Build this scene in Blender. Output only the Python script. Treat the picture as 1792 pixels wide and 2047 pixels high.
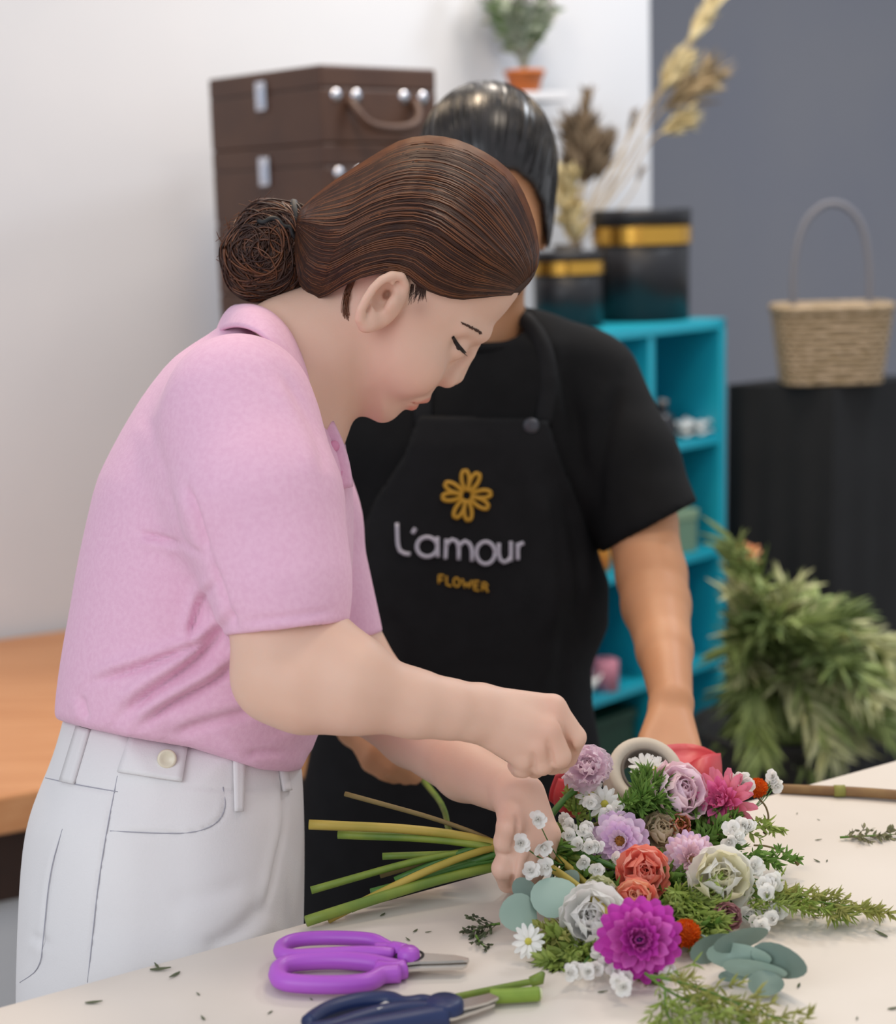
import bpy, math, random
import numpy as np
from mathutils import Matrix, Vector
random.seed(7); RNG = np.random.default_rng(7)
for o in list(bpy.data.objects): bpy.data.objects.remove(o)
SC = bpy.context.scene; COL = SC.collection

# ------------------------------------------------------------------ camera
W_IMG, H_IMG, FPX = 1792.0, 2047.0, 3400.0
CAM = np.array([0.0, 0.0, 1.46]); PITCH = math.radians(10.0); ROLL = math.radians(1.6)
FWD = np.array([0, math.cos(PITCH), -math.sin(PITCH)])
_R = np.array([1.0, 0, 0]); _U = np.array([0, math.sin(PITCH), math.cos(PITCH)])
RGT = math.cos(ROLL)*_R - math.sin(ROLL)*_U
UPV = math.cos(ROLL)*_U + math.sin(ROLL)*_R
cam_d = bpy.data.cameras.new('camera'); cam = bpy.data.objects.new('camera', cam_d); COL.objects.link(cam)
cam_d.sensor_fit = 'HORIZONTAL'; cam_d.sensor_width = 36.0; cam_d.lens = FPX/W_IMG*36.0
m = Matrix.Identity(4)
for i in range(3):
    m[i][0] = RGT[i]; m[i][1] = UPV[i]; m[i][2] = -FWD[i]; m[i][3] = CAM[i]
cam.matrix_world = m
cam_d.dof.use_dof = True; cam_d.dof.focus_distance = 1.45; cam_d.dof.aperture_fstop = 4.6
cam_d.clip_start = 0.02
SC.camera = cam

# ------------------------------------------------------------------ world, lights, exposure
SC.view_settings.view_transform = 'Standard'; SC.view_settings.look = 'None'
SC.view_settings.gamma = 1.0; SC.view_settings.use_curve_mapping = False
SC.view_settings.exposure = -0.13
wd = bpy.data.worlds.new('world'); SC.world = wd; wd.use_nodes = True
bg = wd.node_tree.nodes['Background']; bg.inputs[0].default_value = (0.90, 0.94, 1.0, 1); bg.inputs[1].default_value = 0.72
def area(name, loc, tgt, size, power, col, sy=None):
    l = bpy.data.lights.new(name, 'AREA'); l.energy = power; l.color = col
    l.shape = 'RECTANGLE' if sy else 'DISK'; l.size = size
    if sy: l.size_y = sy
    o = bpy.data.objects.new(name, l); COL.objects.link(o); o.location = loc
    o.rotation_euler = (Vector(tgt)-Vector(loc)).to_track_quat('-Z', 'Y').to_euler()
    return o
area('shop_window_light', (-1.6, -0.9, 2.3), (0.1, 2.0, 1.0), 2.2, 36, (0.88, 0.92, 1.0), 1.8)
area('ceiling_lamp_table', (0.55, 1.55, 2.75), (0.55, 1.55, 0), 0.5, 8, (1.0, 0.86, 0.70))
area('ceiling_lamp_back', (-0.15, 2.35, 2.75), (-0.15, 2.2, 0), 0.35, 13, (1.0, 0.78, 0.55))
area('ceiling_lamp_wall', (0.35, 3.2, 2.75), (0.35, 3.25, 0), 0.4, 15, (1.0, 0.88, 0.76))
area('ceiling_lamp_corner', (1.35, 3.1, 2.75), (1.35, 3.2, 0), 0.5, 18, (0.88, 0.93, 1.0))

# ------------------------------------------------------------------ helpers: rays
def ray(px, py):
    return FWD + (px-W_IMG/2)/FPX*RGT - (py-H_IMG/2)/FPX*UPV
def P(px, py, d): return CAM + d*ray(px, py)
Z_TAB = CAM[2]-0.58
def T(px, py, h=0.0):
    r = ray(px, py); t = (Z_TAB+h-CAM[2])/r[2]; return CAM+t*r
def onz(px, py, z):
    r = ray(px, py); t = (z-CAM[2])/r[2]; return CAM+t*r
def proj(V):
    q = V-CAM; d = q@FWD
    return W_IMG/2+FPX*(q@RGT)/d, H_IMG/2-FPX*(q@UPV)/d, d
def nrm(v): v = np.asarray(v, float); return v/np.linalg.norm(v)

# ------------------------------------------------------------------ helpers: meshes
def mesh_data(name, V, F):
    me = bpy.data.meshes.new(name)
    V = np.asarray(V, np.float32)
    if isinstance(F, np.ndarray):
        n, k = F.shape
        me.vertices.add(len(V)); me.vertices.foreach_set('co', V.ravel())
        me.loops.add(n*k); me.loops.foreach_set('vertex_index', F.astype(np.int32).ravel())
        me.polygons.add(n); me.polygons.foreach_set('loop_start', np.arange(0, n*k, k, dtype=np.int32))
        me.update(calc_edges=True)
    else:
        me.from_pydata([tuple(map(float, v)) for v in V], [], [tuple(map(int, f)) for f in F]); me.update()
    return me
def link(name, me, mat=None, parent=None, smooth=True, mw=None):
    o = bpy.data.objects.new(name, me); COL.objects.link(o)
    if mat is not None and me is not None and not me.materials: me.materials.append(mat)
    if smooth and me is not None: me.polygons.foreach_set('use_smooth', np.ones(len(me.polygons), bool))
    if parent is not None:
        o.parent = parent
        if mw == 'world': o.matrix_parent_inverse = parent.matrix_world.inverted()
    return o
def obj(name, VF, mat, parent=None, smooth=True, mw=None):
    return link(name, mesh_data(name, *VF), mat, parent, smooth, mw)
def tag(o, label=None, cat=None, group=None, kind=None):
    if label: o['label'] = label
    if cat: o['category'] = cat
    if group: o['group'] = group
    if kind: o['kind'] = kind
    return o
def empty(name, mat4=None, loc=None):
    o = bpy.data.objects.new(name, None); COL.objects.link(o); o.empty_display_size = 0.02
    if mat4 is not None: o.matrix_world = mat4
    if loc is not None: o.matrix_world = Matrix.Translation(Vector(loc))
    return o
def basis(o, x, y, z):
    m = Matrix.Identity(4)
    for i in range(3): m[i][0] = x[i]; m[i][1] = y[i]; m[i][2] = z[i]; m[i][3] = o[i]
    return m
def align_z(o, z, spin=0.0):
    z = nrm(z); a = np.array([0, 0, 1.0]) if abs(z[2]) < 0.9 else np.array([1.0, 0, 0])
    x = nrm(np.cross(a, z)); y = np.cross(z, x)
    return basis(o, x, y, z) @ Matrix.Rotation(spin, 4, 'Z')
def join(*vfs):
    Vs = []; Fs = []; n = 0
    for V, F in vfs:
        V = np.asarray(V, float); Vs.append(V)
        Fs += [tuple(int(i)+n for i in f) for f in F]; n += len(V)
    return np.vstack(Vs), Fs
def box(cx, cy, cz, sx, sy, sz, bev=0.0):
    """box with chamfered edges"""
    x, y, z = sx/2, sy/2, sz/2
    if bev <= 0:
        V = [(cx+a*x, cy+b*y, cz+c*z) for a in (-1, 1) for b in (-1, 1) for c in (-1, 1)]
        return np.array(V), [(0, 1, 3, 2), (4, 6, 7, 5), (0, 4, 5, 1), (2, 3, 7, 6), (0, 2, 6, 4), (1, 5, 7, 3)]
    import bmesh
    bm = bmesh.new(); bmesh.ops.create_cube(bm, size=1)
    for v in bm.verts: v.co = Vector((v.co.x*sx, v.co.y*sy, v.co.z*sz))
    bmesh.ops.bevel(bm, geom=bm.edges[:], offset=bev, segments=2, affect='EDGES', profile=0.5)
    V = np.array([v.co[:] for v in bm.verts])+np.array([cx, cy, cz]); F = [[v.index for v in f.verts] for f in bm.faces]
    bm.free(); return V, F
def xf(VF, M):
    V, F = VF; M = np.array(M); V = np.asarray(V, float)
    return V@M[:3, :3].T+M[:3, 3], F
def resample(pts, n):
    pts = np.asarray(pts, float); s = np.r_[0, np.cumsum(np.linalg.norm(np.diff(pts, axis=0), axis=1))]
    t = np.linspace(0, s[-1], n); return np.stack([np.interp(t, s, pts[:, i]) for i in range(pts.shape[1])], 1)
def smoothline(pts, n=24, it=2):
    """Chaikin-like smoothing then resample"""
    p = np.asarray(pts, float)
    for _ in range(it):
        q = 0.75*p[:-1]+0.25*p[1:]; r = 0.25*p[:-1]+0.75*p[1:]
        mid = np.empty((2*len(q), p.shape[1])); mid[0::2] = q; mid[1::2] = r
        p = np.vstack([p[:1], mid, p[-1:]])
    return resample(p, n)
def tube(pts, r, sides=8, flat=None, cap=True, closed=False):
    """sweep; r scalar or per point; flat=(axis vec, factor) squashes along axis"""
    p = np.asarray(pts, float); n = len(p); r = np.broadcast_to(np.asarray(r, float), (n,))
    tg = np.gradient(p, axis=0)
    if closed: tg = np.roll(p, -1, 0)-np.roll(p, 1, 0)
    tg /= np.linalg.norm(tg, axis=1)[:, None]+1e-12
    a = np.array([0, 0, 1.0]) if abs(tg[0][2]) < 0.9 else np.array([1.0, 0, 0])
    x = nrm(np.cross(a, tg[0])); V = []
    for i in range(n):
        x = x-tg[i]*np.dot(x, tg[i]); x /= np.linalg.norm(x)+1e-12; y = np.cross(tg[i], x)
        for k in range(sides):
            th = 2*math.pi*k/sides; off = r[i]*(math.cos(th)*x+math.sin(th)*y)
            if flat is not None: off = off-(1-flat[1])*np.dot(off, flat[0])*np.asarray(flat[0])
            V.append(p[i]+off)
    F = []; m = n if closed else n-1
    for i in range(m):
        j = (i+1) % n
        for k in range(sides):
            k2 = (k+1) % sides; F.append((i*sides+k, i*sides+k2, j*sides+k2, j*sides+k))
    if cap and not closed:
        F.append(tuple(range(sides-1, -1, -1))); F.append(tuple((n-1)*sides+k for k in range(sides)))
    return np.array(V), F
def strands(paths, r, sides=3):
    """many tapered strands, paths (N,n,3) -> quads ndarray"""
    Pt = np.asarray(paths, float); N, n, _ = Pt.shape
    tg = np.gradient(Pt, axis=1); tg /= np.linalg.norm(tg, axis=2, keepdims=True)+1e-9
    a = np.array([0.3, 0.2, 0.93]); x = np.cross(tg, a); x /= np.linalg.norm(x, axis=2, keepdims=True)+1e-9
    y = np.cross(tg, x)
    rr = np.broadcast_to(np.asarray(r, float), (N, n))[:, :, None]
    ring = np.stack([Pt+rr*(math.cos(2*math.pi*k/sides)*x+math.sin(2*math.pi*k/sides)*y) for k in range(sides)], 2)
    V = ring.reshape(-1, 3)
    base = (np.arange(N)[:, None, None]*n+np.arange(n-1)[None, :, None])*sides
    k = np.arange(sides)[None, None, :]; k2 = (k+1) % sides
    F = np.stack([base+k, base+k2, base+sides+k2, base+sides+k], 3).reshape(-1, 4)
    return V, F
def lathe(prof, n=32):
    V = []; F = []; m = len(prof)
    for i in range(n):
        c, s = math.cos(2*math.pi*i/n), math.sin(2*math.pi*i/n)
        V += [(r*c, r*s, z) for r, z in prof]
    for i in range(n):
        j = (i+1) % n
        F += [(i*m+k, j*m+k, j*m+k+1, i*m+k+1) for k in range(m-1)]
    return np.array(V), F
def prism(poly, thick):
    """extrude an xy polygon along z from 0 to thick"""
    n = len(poly); V = [(x, y, 0) for x, y in poly]+[(x, y, thick) for x, y in poly]
    F = [tuple(range(n-1, -1, -1)), tuple(range(n, 2*n))]+[(i, (i+1) % n, n+(i+1) % n, n+i) for i in range(n)]
    return np.array(V, float), F
def sheet(G, thick=0.0):
    """grid (a,b,3) of points -> solid sheet"""
    G = np.asarray(G, float); a, b, _ = G.shape
    du = np.gradient(G, axis=0); dv = np.gradient(G, axis=1); N = np.cross(du, dv); N /= np.linalg.norm(N, axis=2, keepdims=True)+1e-12
    idx = np.arange(a*b).reshape(a, b)
    f = [(idx[i, j], idx[i+1, j], idx[i+1, j+1], idx[i, j+1]) for i in range(a-1) for j in range(b-1)]
    if thick <= 0: return G.reshape(-1, 3), f
    V = np.vstack([(G+N*thick/2).reshape(-1, 3), (G-N*thick/2).reshape(-1, 3)]); o = a*b
    F = list(f)+[(q[3]+o, q[2]+o, q[1]+o, q[0]+o) for q in f]
    for i in range(a-1):
        F.append((idx[i, 0], idx[i, 0]+o, idx[i+1, 0]+o, idx[i+1, 0])); F.append((idx[i+1, b-1], idx[i+1, b-1]+o, idx[i, b-1]+o, idx[i, b-1]))
    for j in range(b-1):
        F.append((idx[0, j+1], idx[0, j+1]+o, idx[0, j]+o, idx[0, j])); F.append((idx[a-1, j], idx[a-1, j]+o, idx[a-1, j+1]+o, idx[a-1, j+1]))
    return V, F

# ------------------------------------------------------------------ materials
def srgb(c):
    if isinstance(c, str): c = [int(c[i:i+2], 16) for i in (0, 2, 4)]
    return tuple((x/255/12.92 if x/255 <= 0.04045 else ((x/255+0.055)/1.055)**2.4) for x in c)
MATS = {}
def mat(name, col, rough=0.6, col2=None, scale=20.0, detail=3.0, stretch=None, bump=0.0, bscale=None, metal=0.0, sss=0.0,
        spec=0.5, lo=0.35, hi=0.65, attr=None, sheen=0.0, trans=0.0, bump_dist=0.002):
    if name in MATS: return MATS[name]
    m = bpy.data.materials.new(name); MATS[name] = m; m.use_nodes = True; nt = m.node_tree; N = nt.nodes; L = nt.links
    b = N['Principled BSDF']; c1 = (*srgb(col), 1)
    b.inputs['Base Color'].default_value = c1; b.inputs['Roughness'].default_value = rough
    b.inputs['Metallic'].default_value = metal; b.inputs['Specular IOR Level'].default_value = spec
    if sss:
        b.inputs['Subsurface Weight'].default_value = sss; b.inputs['Subsurface Radius'].default_value = (1.0, 0.4, 0.25)
        b.inputs['Subsurface Scale'].default_value = 0.006
    if sheen: b.inputs['Sheen Weight'].default_value = sheen
    if trans: b.inputs['Transmission Weight'].default_value = trans
    out = None
    if col2 is not None or bump:
        tc = N.new('ShaderNodeTexCoord'); mp = N.new('ShaderNodeMapping'); L.new(tc.outputs['Object'], mp.inputs[0])
        if stretch: mp.inputs['Scale'].default_value = stretch
    if col2 is not None:
        nz = N.new('ShaderNodeTexNoise'); nz.inputs['Scale'].default_value = scale; nz.inputs['Detail'].default_value = detail
        L.new(mp.outputs[0], nz.inputs[0])
        cr = N.new('ShaderNodeValToRGB'); cr.color_ramp.elements[0].position = lo; cr.color_ramp.elements[1].position = hi
        cr.color_ramp.elements[0].color = c1; cr.color_ramp.elements[1].color = (*srgb(col2), 1)
        L.new(nz.outputs[0], cr.inputs[0]); out = cr.outputs[0]
    if attr:
        at = N.new('ShaderNodeAttribute'); at.attribute_name = attr
        mx = N.new('ShaderNodeMix'); mx.data_type = 'RGBA'; mx.blend_type = 'MULTIPLY'; mx.inputs[0].default_value = 1
        if out: L.new(out, mx.inputs[6])
        else: mx.inputs[6].default_value = c1
        L.new(at.outputs['Color'], mx.inputs[7]); out = mx.outputs[2]
    if out: L.new(out, b.inputs['Base Color'])
    if bump:
        n2 = N.new('ShaderNodeTexNoise'); n2.inputs['Scale'].default_value = bscale or scale; n2.inputs['Detail'].default_value = 2
        L.new(mp.outputs[0], n2.inputs[0]); bp = N.new('ShaderNodeBump'); bp.inputs['Strength'].default_value = bump; bp.inputs['Distance'].default_value = bump_dist
        L.new(n2.outputs[0], bp.inputs['Height']); L.new(bp.outputs[0], b.inputs['Normal'])
    return m

def pmat(name, col, col2=None, scale=40.0, tr=0.42, rough=0.6):
    """thin petal: diffuse plus light passing through"""
    m = mat(name, col, rough, col2, scale, spec=0.2); nt = m.node_tree; N = nt.nodes; L = nt.links; b = N['Principled BSDF']; out = N['Material Output']
    t = N.new('ShaderNodeBsdfTranslucent'); t.inputs[0].default_value = (*srgb(col), 1); mx = N.new('ShaderNodeMixShader'); mx.inputs[0].default_value = tr
    if b.inputs['Base Color'].is_linked: L.new(b.inputs['Base Color'].links[0].from_socket, t.inputs[0])
    L.new(b.outputs[0], mx.inputs[1]); L.new(t.outputs[0], mx.inputs[2]); L.new(mx.outputs[0], out.inputs[0]); return m

# ------------------------------------------------------------------ implicit surfaces
def smin(a, b, k):
    h = np.clip(0.5+0.5*(b-a)/k, 0, 1); return b+(a-b)*h-k*h*(1-h)
def smax(a, b, k): return -smin(-a, -b, k)
def cone(p, a, b, r1, r2):
    a = np.asarray(a, np.float32); b = np.asarray(b, np.float32); ab = b-a
    t = np.clip(((p-a)@ab)/max(float(ab@ab), 1e-12), 0, 1)
    return np.linalg.norm(p-a-t[:, None]*ab, axis=1)-(r1+t*(r2-r1))
def chain(p, pts, rs, k=None):
    d = None
    for i in range(len(pts)-1):
        c = cone(p, pts[i], pts[i+1], rs[i], rs[i+1]); d = c if d is None else (np.minimum(d, c) if not k else smin(d, c, k))
    return d
def ellip(p, c, axes, rad):
    q = (p-np.asarray(c, np.float32))@np.asarray(axes, np.float32).T; r = np.asarray(rad, np.float32)
    k0 = np.linalg.norm(q/r, axis=1); k1 = np.linalg.norm(q/(r*r), axis=1)+1e-9
    return k0*(k0-1)/k1
def surface_nets(fn, lo, hi, h, bs=8):
    lo = np.asarray(lo, np.float32); hi = np.asarray(hi, np.float32)
    nb = np.ceil((hi-lo)/h/bs).astype(int); n = nb*bs+1
    vals = np.full(tuple(n), 1.0, np.float32)
    I, J, K = np.meshgrid(*[np.arange(b) for b in nb], indexing='ij')
    blk = np.stack([I.ravel(), J.ravel(), K.ravel()], 1)
    cen = lo+(blk*bs+bs/2)*h
    fc = fn(cen.astype(np.float32)); near = np.abs(fc) < bs*h*0.87*1.3+0.003
    inn = blk[(~near) & (fc < 0)]
    for b in inn: vals[b[0]*bs:(b[0]+1)*bs+1, b[1]*bs:(b[1]+1)*bs+1, b[2]*bs:(b[2]+1)*bs+1] = -1
    bl = blk[near]; g = np.arange(bs+1)
    G = np.stack(np.meshgrid(g, g, g, indexing='ij'), -1).reshape(-1, 3)
    step = max(1, 400000//len(G))
    for s in range(0, len(bl), step):
        bb = bl[s:s+step]; idx = (bb[:, None, :]*bs+G[None]).reshape(-1, 3)
        v = fn((lo+idx*h).astype(np.float32)); vals[idx[:, 0], idx[:, 1], idx[:, 2]] = v
    ins = vals < 0
    c = np.zeros(tuple(n-1), np.int8)
    for dx in (0, 1):
        for dy in (0, 1):
            for dz in (0, 1): c += ins[dx:n[0]-1+dx, dy:n[1]-1+dy, dz:n[2]-1+dz]
    act = np.argwhere((c > 0) & (c < 8))
    cid = np.full(tuple(n-1), -1, np.int32); cid[act[:, 0], act[:, 1], act[:, 2]] = np.arange(len(act))
    cor = [(a, b, d) for a in (0, 1) for b in (0, 1) for d in (0, 1)]
    cv = np.stack([vals[act[:, 0]+a, act[:, 1]+b, act[:, 2]+d] for a, b, d in cor], 1)
    acc = np.zeros((len(act), 3)); cnt = np.zeros(len(act))
    for i in range(8):
        for j in range(i+1, 8):
            if sum(abs(cor[i][q]-cor[j][q]) for q in range(3)) != 1: continue
            s = (cv[:, i] < 0) != (cv[:, j] < 0); t = cv[:, i]/np.where(s, cv[:, i]-cv[:, j], 1)
            pt = np.array(cor[i])+t[:, None]*(np.array(cor[j])-np.array(cor[i])); acc += np.where(s[:, None], pt, 0); cnt += s
    V = lo+(act+acc/np.maximum(cnt, 1)[:, None])*h
    Fs = []
    for ax in range(3):
        o1, o2 = [(1, 2), (2, 0), (0, 1)][ax]
        sl0 = [slice(None)]*3; sl1 = [slice(None)]*3; sl0[ax] = slice(0, -1); sl1[ax] = slice(1, None)
        A = ins[tuple(sl0)]; B = ins[tuple(sl1)]
        e = np.argwhere(A != B); sg = A[e[:, 0], e[:, 1], e[:, 2]]
        ok = (e[:, o1] > 0) & (e[:, o2] > 0) & (e[:, o1] < n[o1]-1) & (e[:, o2] < n[o2]-1); e = e[ok]; sg = sg[ok]
        q = []
        for d1, d2 in ((-1, -1), (0, -1), (0, 0), (-1, 0)):
            t = e.copy(); t[:, o1] += d1; t[:, o2] += d2; q.append(cid[t[:, 0], t[:, 1], t[:, 2]])
        q = np.stack(q, 1); q[~sg] = q[~sg][:, ::-1]; Fs.append(q)
    F = np.vstack(Fs); F = F[(F >= 0).all(1)]
    return V, F
def vnormals(V, F):
    a = V[F[:, 2]]-V[F[:, 0]]; b = V[F[:, 3]]-V[F[:, 1]]; n = np.cross(a, b); N = np.zeros_like(V)
    for k in range(4): np.add.at(N, F[:, k], n)
    return N/(np.linalg.norm(N, axis=1, keepdims=True)+1e-12)
def poly_dist(q, poly, closed=True):
    """distance to polyline; positive inside when closed"""
    poly = np.asarray(poly, float); n = len(poly); d = np.full(len(q), 1e9); ins = np.zeros(len(q), bool)
    for i in range(n if closed else n-1):
        a = poly[i]; b = poly[(i+1) % n]; ab = b-a; t = np.clip(((q-a)@ab)/(ab@ab+1e-12), 0, 1)
        d = np.minimum(d, np.linalg.norm(q-a-t[:, None]*ab, axis=1))
        if closed and a[1] != b[1]:
            c = ((a[1] > q[:, 1]) != (b[1] > q[:, 1])) & (q[:, 0] < (b[0]-a[0])*(q[:, 1]-a[1])/(b[1]-a[1])+a[0]); ins ^= c
    return np.where(ins, d, -d) if closed else d
class Frame:
    """plane through a point, square to the sight line at that point: u right, v down, w away"""
    def __init__(s, px, py, d):
        s.O = P(px, py, d); s.w = nrm(s.O-CAM); s.u = nrm(RGT-s.w*(RGT@s.w)); s.v = np.cross(s.w, s.u)
        if s.v@UPV > 0: s.v = -s.v
        s.A = np.stack([s.u, s.v, s.w]).astype(np.float32)
    def loc(s, p): return (np.asarray(p, np.float32)-s.O.astype(np.float32))@s.A.T
    def uv(s, px, py):
        r = ray(px, py); t = ((s.O-CAM)@s.w)/(r@s.w); q = CAM+t*r-s.O; return np.array([q@s.u, q@s.v])
    def uvs(s, pts): return np.array([s.uv(x, y) for x, y in pts])
    def at(s, px, py, w):
        """world point with given w on the sight line"""
        r = ray(px, py); t = ((s.O-CAM)@s.w+w)/(r@s.w); return CAM+t*r
    def world(s, uvw): return s.O+np.asarray(uvw)@s.A.astype(float)
class Grid2:
    def __init__(s, uv, fn, pad=0.06, res=0.0015):
        s.lo = uv.min(0)-pad; s.n = np.ceil((uv.max(0)+pad-s.lo)/res).astype(int)+1; s.res = res
        X, Y = np.meshgrid(np.arange(s.n[0]), np.arange(s.n[1]), indexing='ij')
        s.g = fn(np.stack([X.ravel(), Y.ravel()], 1)*res+s.lo).reshape(s.n).astype(np.float32)
    def __call__(s, u, v):
        x = np.clip((u-s.lo[0])/s.res, 0, s.n[0]-1.001); y = np.clip((v-s.lo[1])/s.res, 0, s.n[1]-1.001)
        i = x.astype(int); j = y.astype(int); a = x-i; b = y-j; g = s.g
        return (g[i, j]*(1-a)+g[i+1, j]*a)*(1-b)+(g[i, j+1]*(1-a)+g[i+1, j+1]*a)*b
class Profile:
    """solid whose silhouette is a traced outline, rounded towards the sides like a body"""
    def __init__(s, fr, outline, W0, R, clip=None, k=0.006, smooth_it=1, pad=0.06):
        s.fr = fr; s.L = np.float32(np.linalg.norm(fr.O-CAM)); uv = fr.uvs(outline)
        if smooth_it: uv = smoothline(np.vstack([uv, uv[:1]]), 260, smooth_it)[:-1]
        s.D = Grid2(uv, lambda q: poly_dist(q, uv), pad)
        s.W = Grid2(uv, lambda q: W0(q), pad, 0.004) if callable(W0) else (lambda u, v: np.float32(W0))
        s.R = Grid2(uv, lambda q: R(q), pad, 0.004) if callable(R) else (lambda u, v: np.float32(R))
        s.k = k; s.C = None
        if clip is not None:
            cu = fr.uvs(clip); s.C = Grid2(np.vstack([cu, uv]), lambda q: poly_dist(q, cu), pad)
    def __call__(s, p, grow=0.0):
        l = s.fr.loc(p); u, v, w = l[:, 0], l[:, 1], l[:, 2]
        Rr = s.R(u, v); Wr = s.W(u, v)+grow; D = s.D(u, v)+grow
        a = np.clip(1-D/Rr, 0, None); f = (np.sqrt((w/Wr)**2+a*a)-1)*np.minimum(Rr, Wr)
        if s.C is not None:
            k_ = s.L/(s.L+w); f = smax(f, -s.C(u*k_, v*k_), s.k)     # hems run level as the eye sees them on both sides
        return f
    def half(s, u, v, grow=0.0):
        Rr = s.R(u, v); Wr = s.W(u, v)+grow; a = np.clip(1-(s.D(u, v)+grow)/Rr, 0, 1); return Wr*np.sqrt(np.clip(1-a*a, 0, 1))
def near_hit(fn, px, py, d0, d1, n=260):
    """first surface point on the sight line"""
    ds = np.linspace(d0, d1, n); r = ray(px, py); pts = CAM+ds[:, None]*r; f = fn(pts.astype(np.float32))
    i = np.argmax(f < 0) if (f < 0).any() else int(np.argmin(f))
    return pts[i]
def hits(fn, pxs, d0, d1, lift=0.0, n=200):
    """first surface point on many sight lines"""
    pxs = np.asarray(pxs, float); ds = np.linspace(d0, d1, n)
    R_ = FWD+((pxs[:, :1]-W_IMG/2)/FPX)*RGT-((pxs[:, 1:2]-H_IMG/2)/FPX)*UPV; out = []
    for s in range(0, len(R_), 2000):
        r = R_[s:s+2000]; pts = CAM+ds[None, :, None]*r[:, None, :]; f = fn(pts.reshape(-1, 3).astype(np.float32)).reshape(len(r), n)
        i = np.where((f < 0).any(1), np.argmax(f < 0, 1), np.argmin(f, 1)); k = np.arange(len(r)); d = ds[i].copy()
        ok = (i > 0) & (f[k, i] < 0); f0 = f[k, np.maximum(i-1, 0)]; f1 = f[k, i]
        d = np.where(ok, ds[i]-(ds[1]-ds[0])*np.where(ok, f1/np.where(ok, f1-f0, 1), 0), d)
        out.append(CAM+(d[:, None])*r-lift*r/np.linalg.norm(r, axis=1, keepdims=True))
    return np.vstack(out)
def grad(fn, p, e=.0012):
    g_ = np.stack([fn((p+e*np.eye(3)[i]).astype(np.float32))-fn((p-e*np.eye(3)[i]).astype(np.float32)) for i in range(3)], 1)
    return g_/(np.linalg.norm(g_, axis=1, keepdims=True)+1e-9)
def walk(fn, start, dirf, n, step, lift):
    """strands that creep over a surface along a direction field"""
    p = np.array(start, float); out = [];
    for i in range(n):
        g_ = grad(fn, p); p = p-g_*fn(p.astype(np.float32))[:, None]; out.append(p+g_*lift[:, None]*math.sin(math.pi*(i+.5)/n))
        d = dirf(p, g_); d = d-g_*(d*g_).sum(1, keepdims=True); d /= np.linalg.norm(d, axis=1, keepdims=True)+1e-9; p = p+d*step
    return np.stack(out, 1)
def wrinkle(V, F, lines, dmax):
    """press traced folds into the near side: (polyline px, depth m, width px, roll m)"""
    N = vnormals(V, F); x, y, d = proj(V); q = np.stack([x, y], 1)
    face = np.clip(-(N@nrm(FWD))*1.5, 0, 1)*np.clip((dmax-d)/0.02, 0, 1)
    disp = np.zeros(len(V))
    for ln, dep, wd, rl in lines:
        ln = smoothline(ln, 20, 2); best = np.full(len(V), 1e9); side = np.zeros(len(V)); tt = np.zeros(len(V))
        m_ = (x > ln[:, 0].min()-6*wd) & (x < ln[:, 0].max()+6*wd) & (y > ln[:, 1].min()-6*wd) & (y < ln[:, 1].max()+6*wd)
        qi = q[m_]; b = best[m_]; sd = side[m_]; ti = tt[m_]
        for i in range(len(ln)-1):
            a = ln[i]; ab = ln[i+1]-a; t = np.clip(((qi-a)@ab)/(ab@ab), 0, 1); dv = qi-a-t[:, None]*ab; dd = np.linalg.norm(dv, axis=1)
            c = dd < b; b = np.where(c, dd, b); sd = np.where(c, np.sign(ab[0]*dv[:, 1]-ab[1]*dv[:, 0]), sd); ti = np.where(c, (i+t)/(len(ln)-1), ti)
        s = b*sd; fade = np.clip(np.minimum(ti, 1-ti)*5, 0.15, 1)
        disp[m_] += fade*(-dep*np.exp(-(s/wd)**2)+rl*np.exp(-((s-2.2*wd)/(1.8*wd))**2))
    return V+N*(disp*face)[:, None]

# ================================================================== the setting
YAW = math.radians(27.0)
EX = np.array([math.cos(YAW), math.sin(YAW), 0]); EY = np.array([-math.sin(YAW), math.cos(YAW), 0]); EZ = np.array([0, 0, 1.0])
def onplane(px, py, p0, n):
    r = ray(px, py); t = ((p0-CAM)@n)/(r@n); return CAM+t*r
M_white = mat('white_wall_paint', 'DCDEE3', 0.85, 'D6D9DF', 2.2, bump=0.15, bscale=160)
M_grey = mat('grey_wall_paint', '8C8D95', 0.85, '878994', 1.7, bump=0.15, bscale=160)
M_floor = mat('floor_concrete', 'A9A6A2', 0.5, '9C9995', 3.0)
WP = np.array([-0.3, 3.62, 0.0])
corner = onplane(1308, 1000, WP, EY); corner[2] = 0
fl = obj('floor', xf(box(0, 0, -0.05, 12, 12, 0.1), basis((0, 2.5, 0), EX, EY, EZ)), M_floor, smooth=False); tag(fl, kind='structure')
wl = obj('wall_left', xf(box(-2.0, 0.075, 1.6, 4.0, 0.15, 3.2, 0.006), basis(corner, EX, EY, EZ)), M_white, smooth=False); tag(wl, kind='structure')
wr = obj('wall_back', xf(box(1.0, 1.12, 1.6, 6.0, 0.15, 3.2), basis(corner, EX, EY, EZ)), M_grey, smooth=False); tag(wr, kind='structure')

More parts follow.
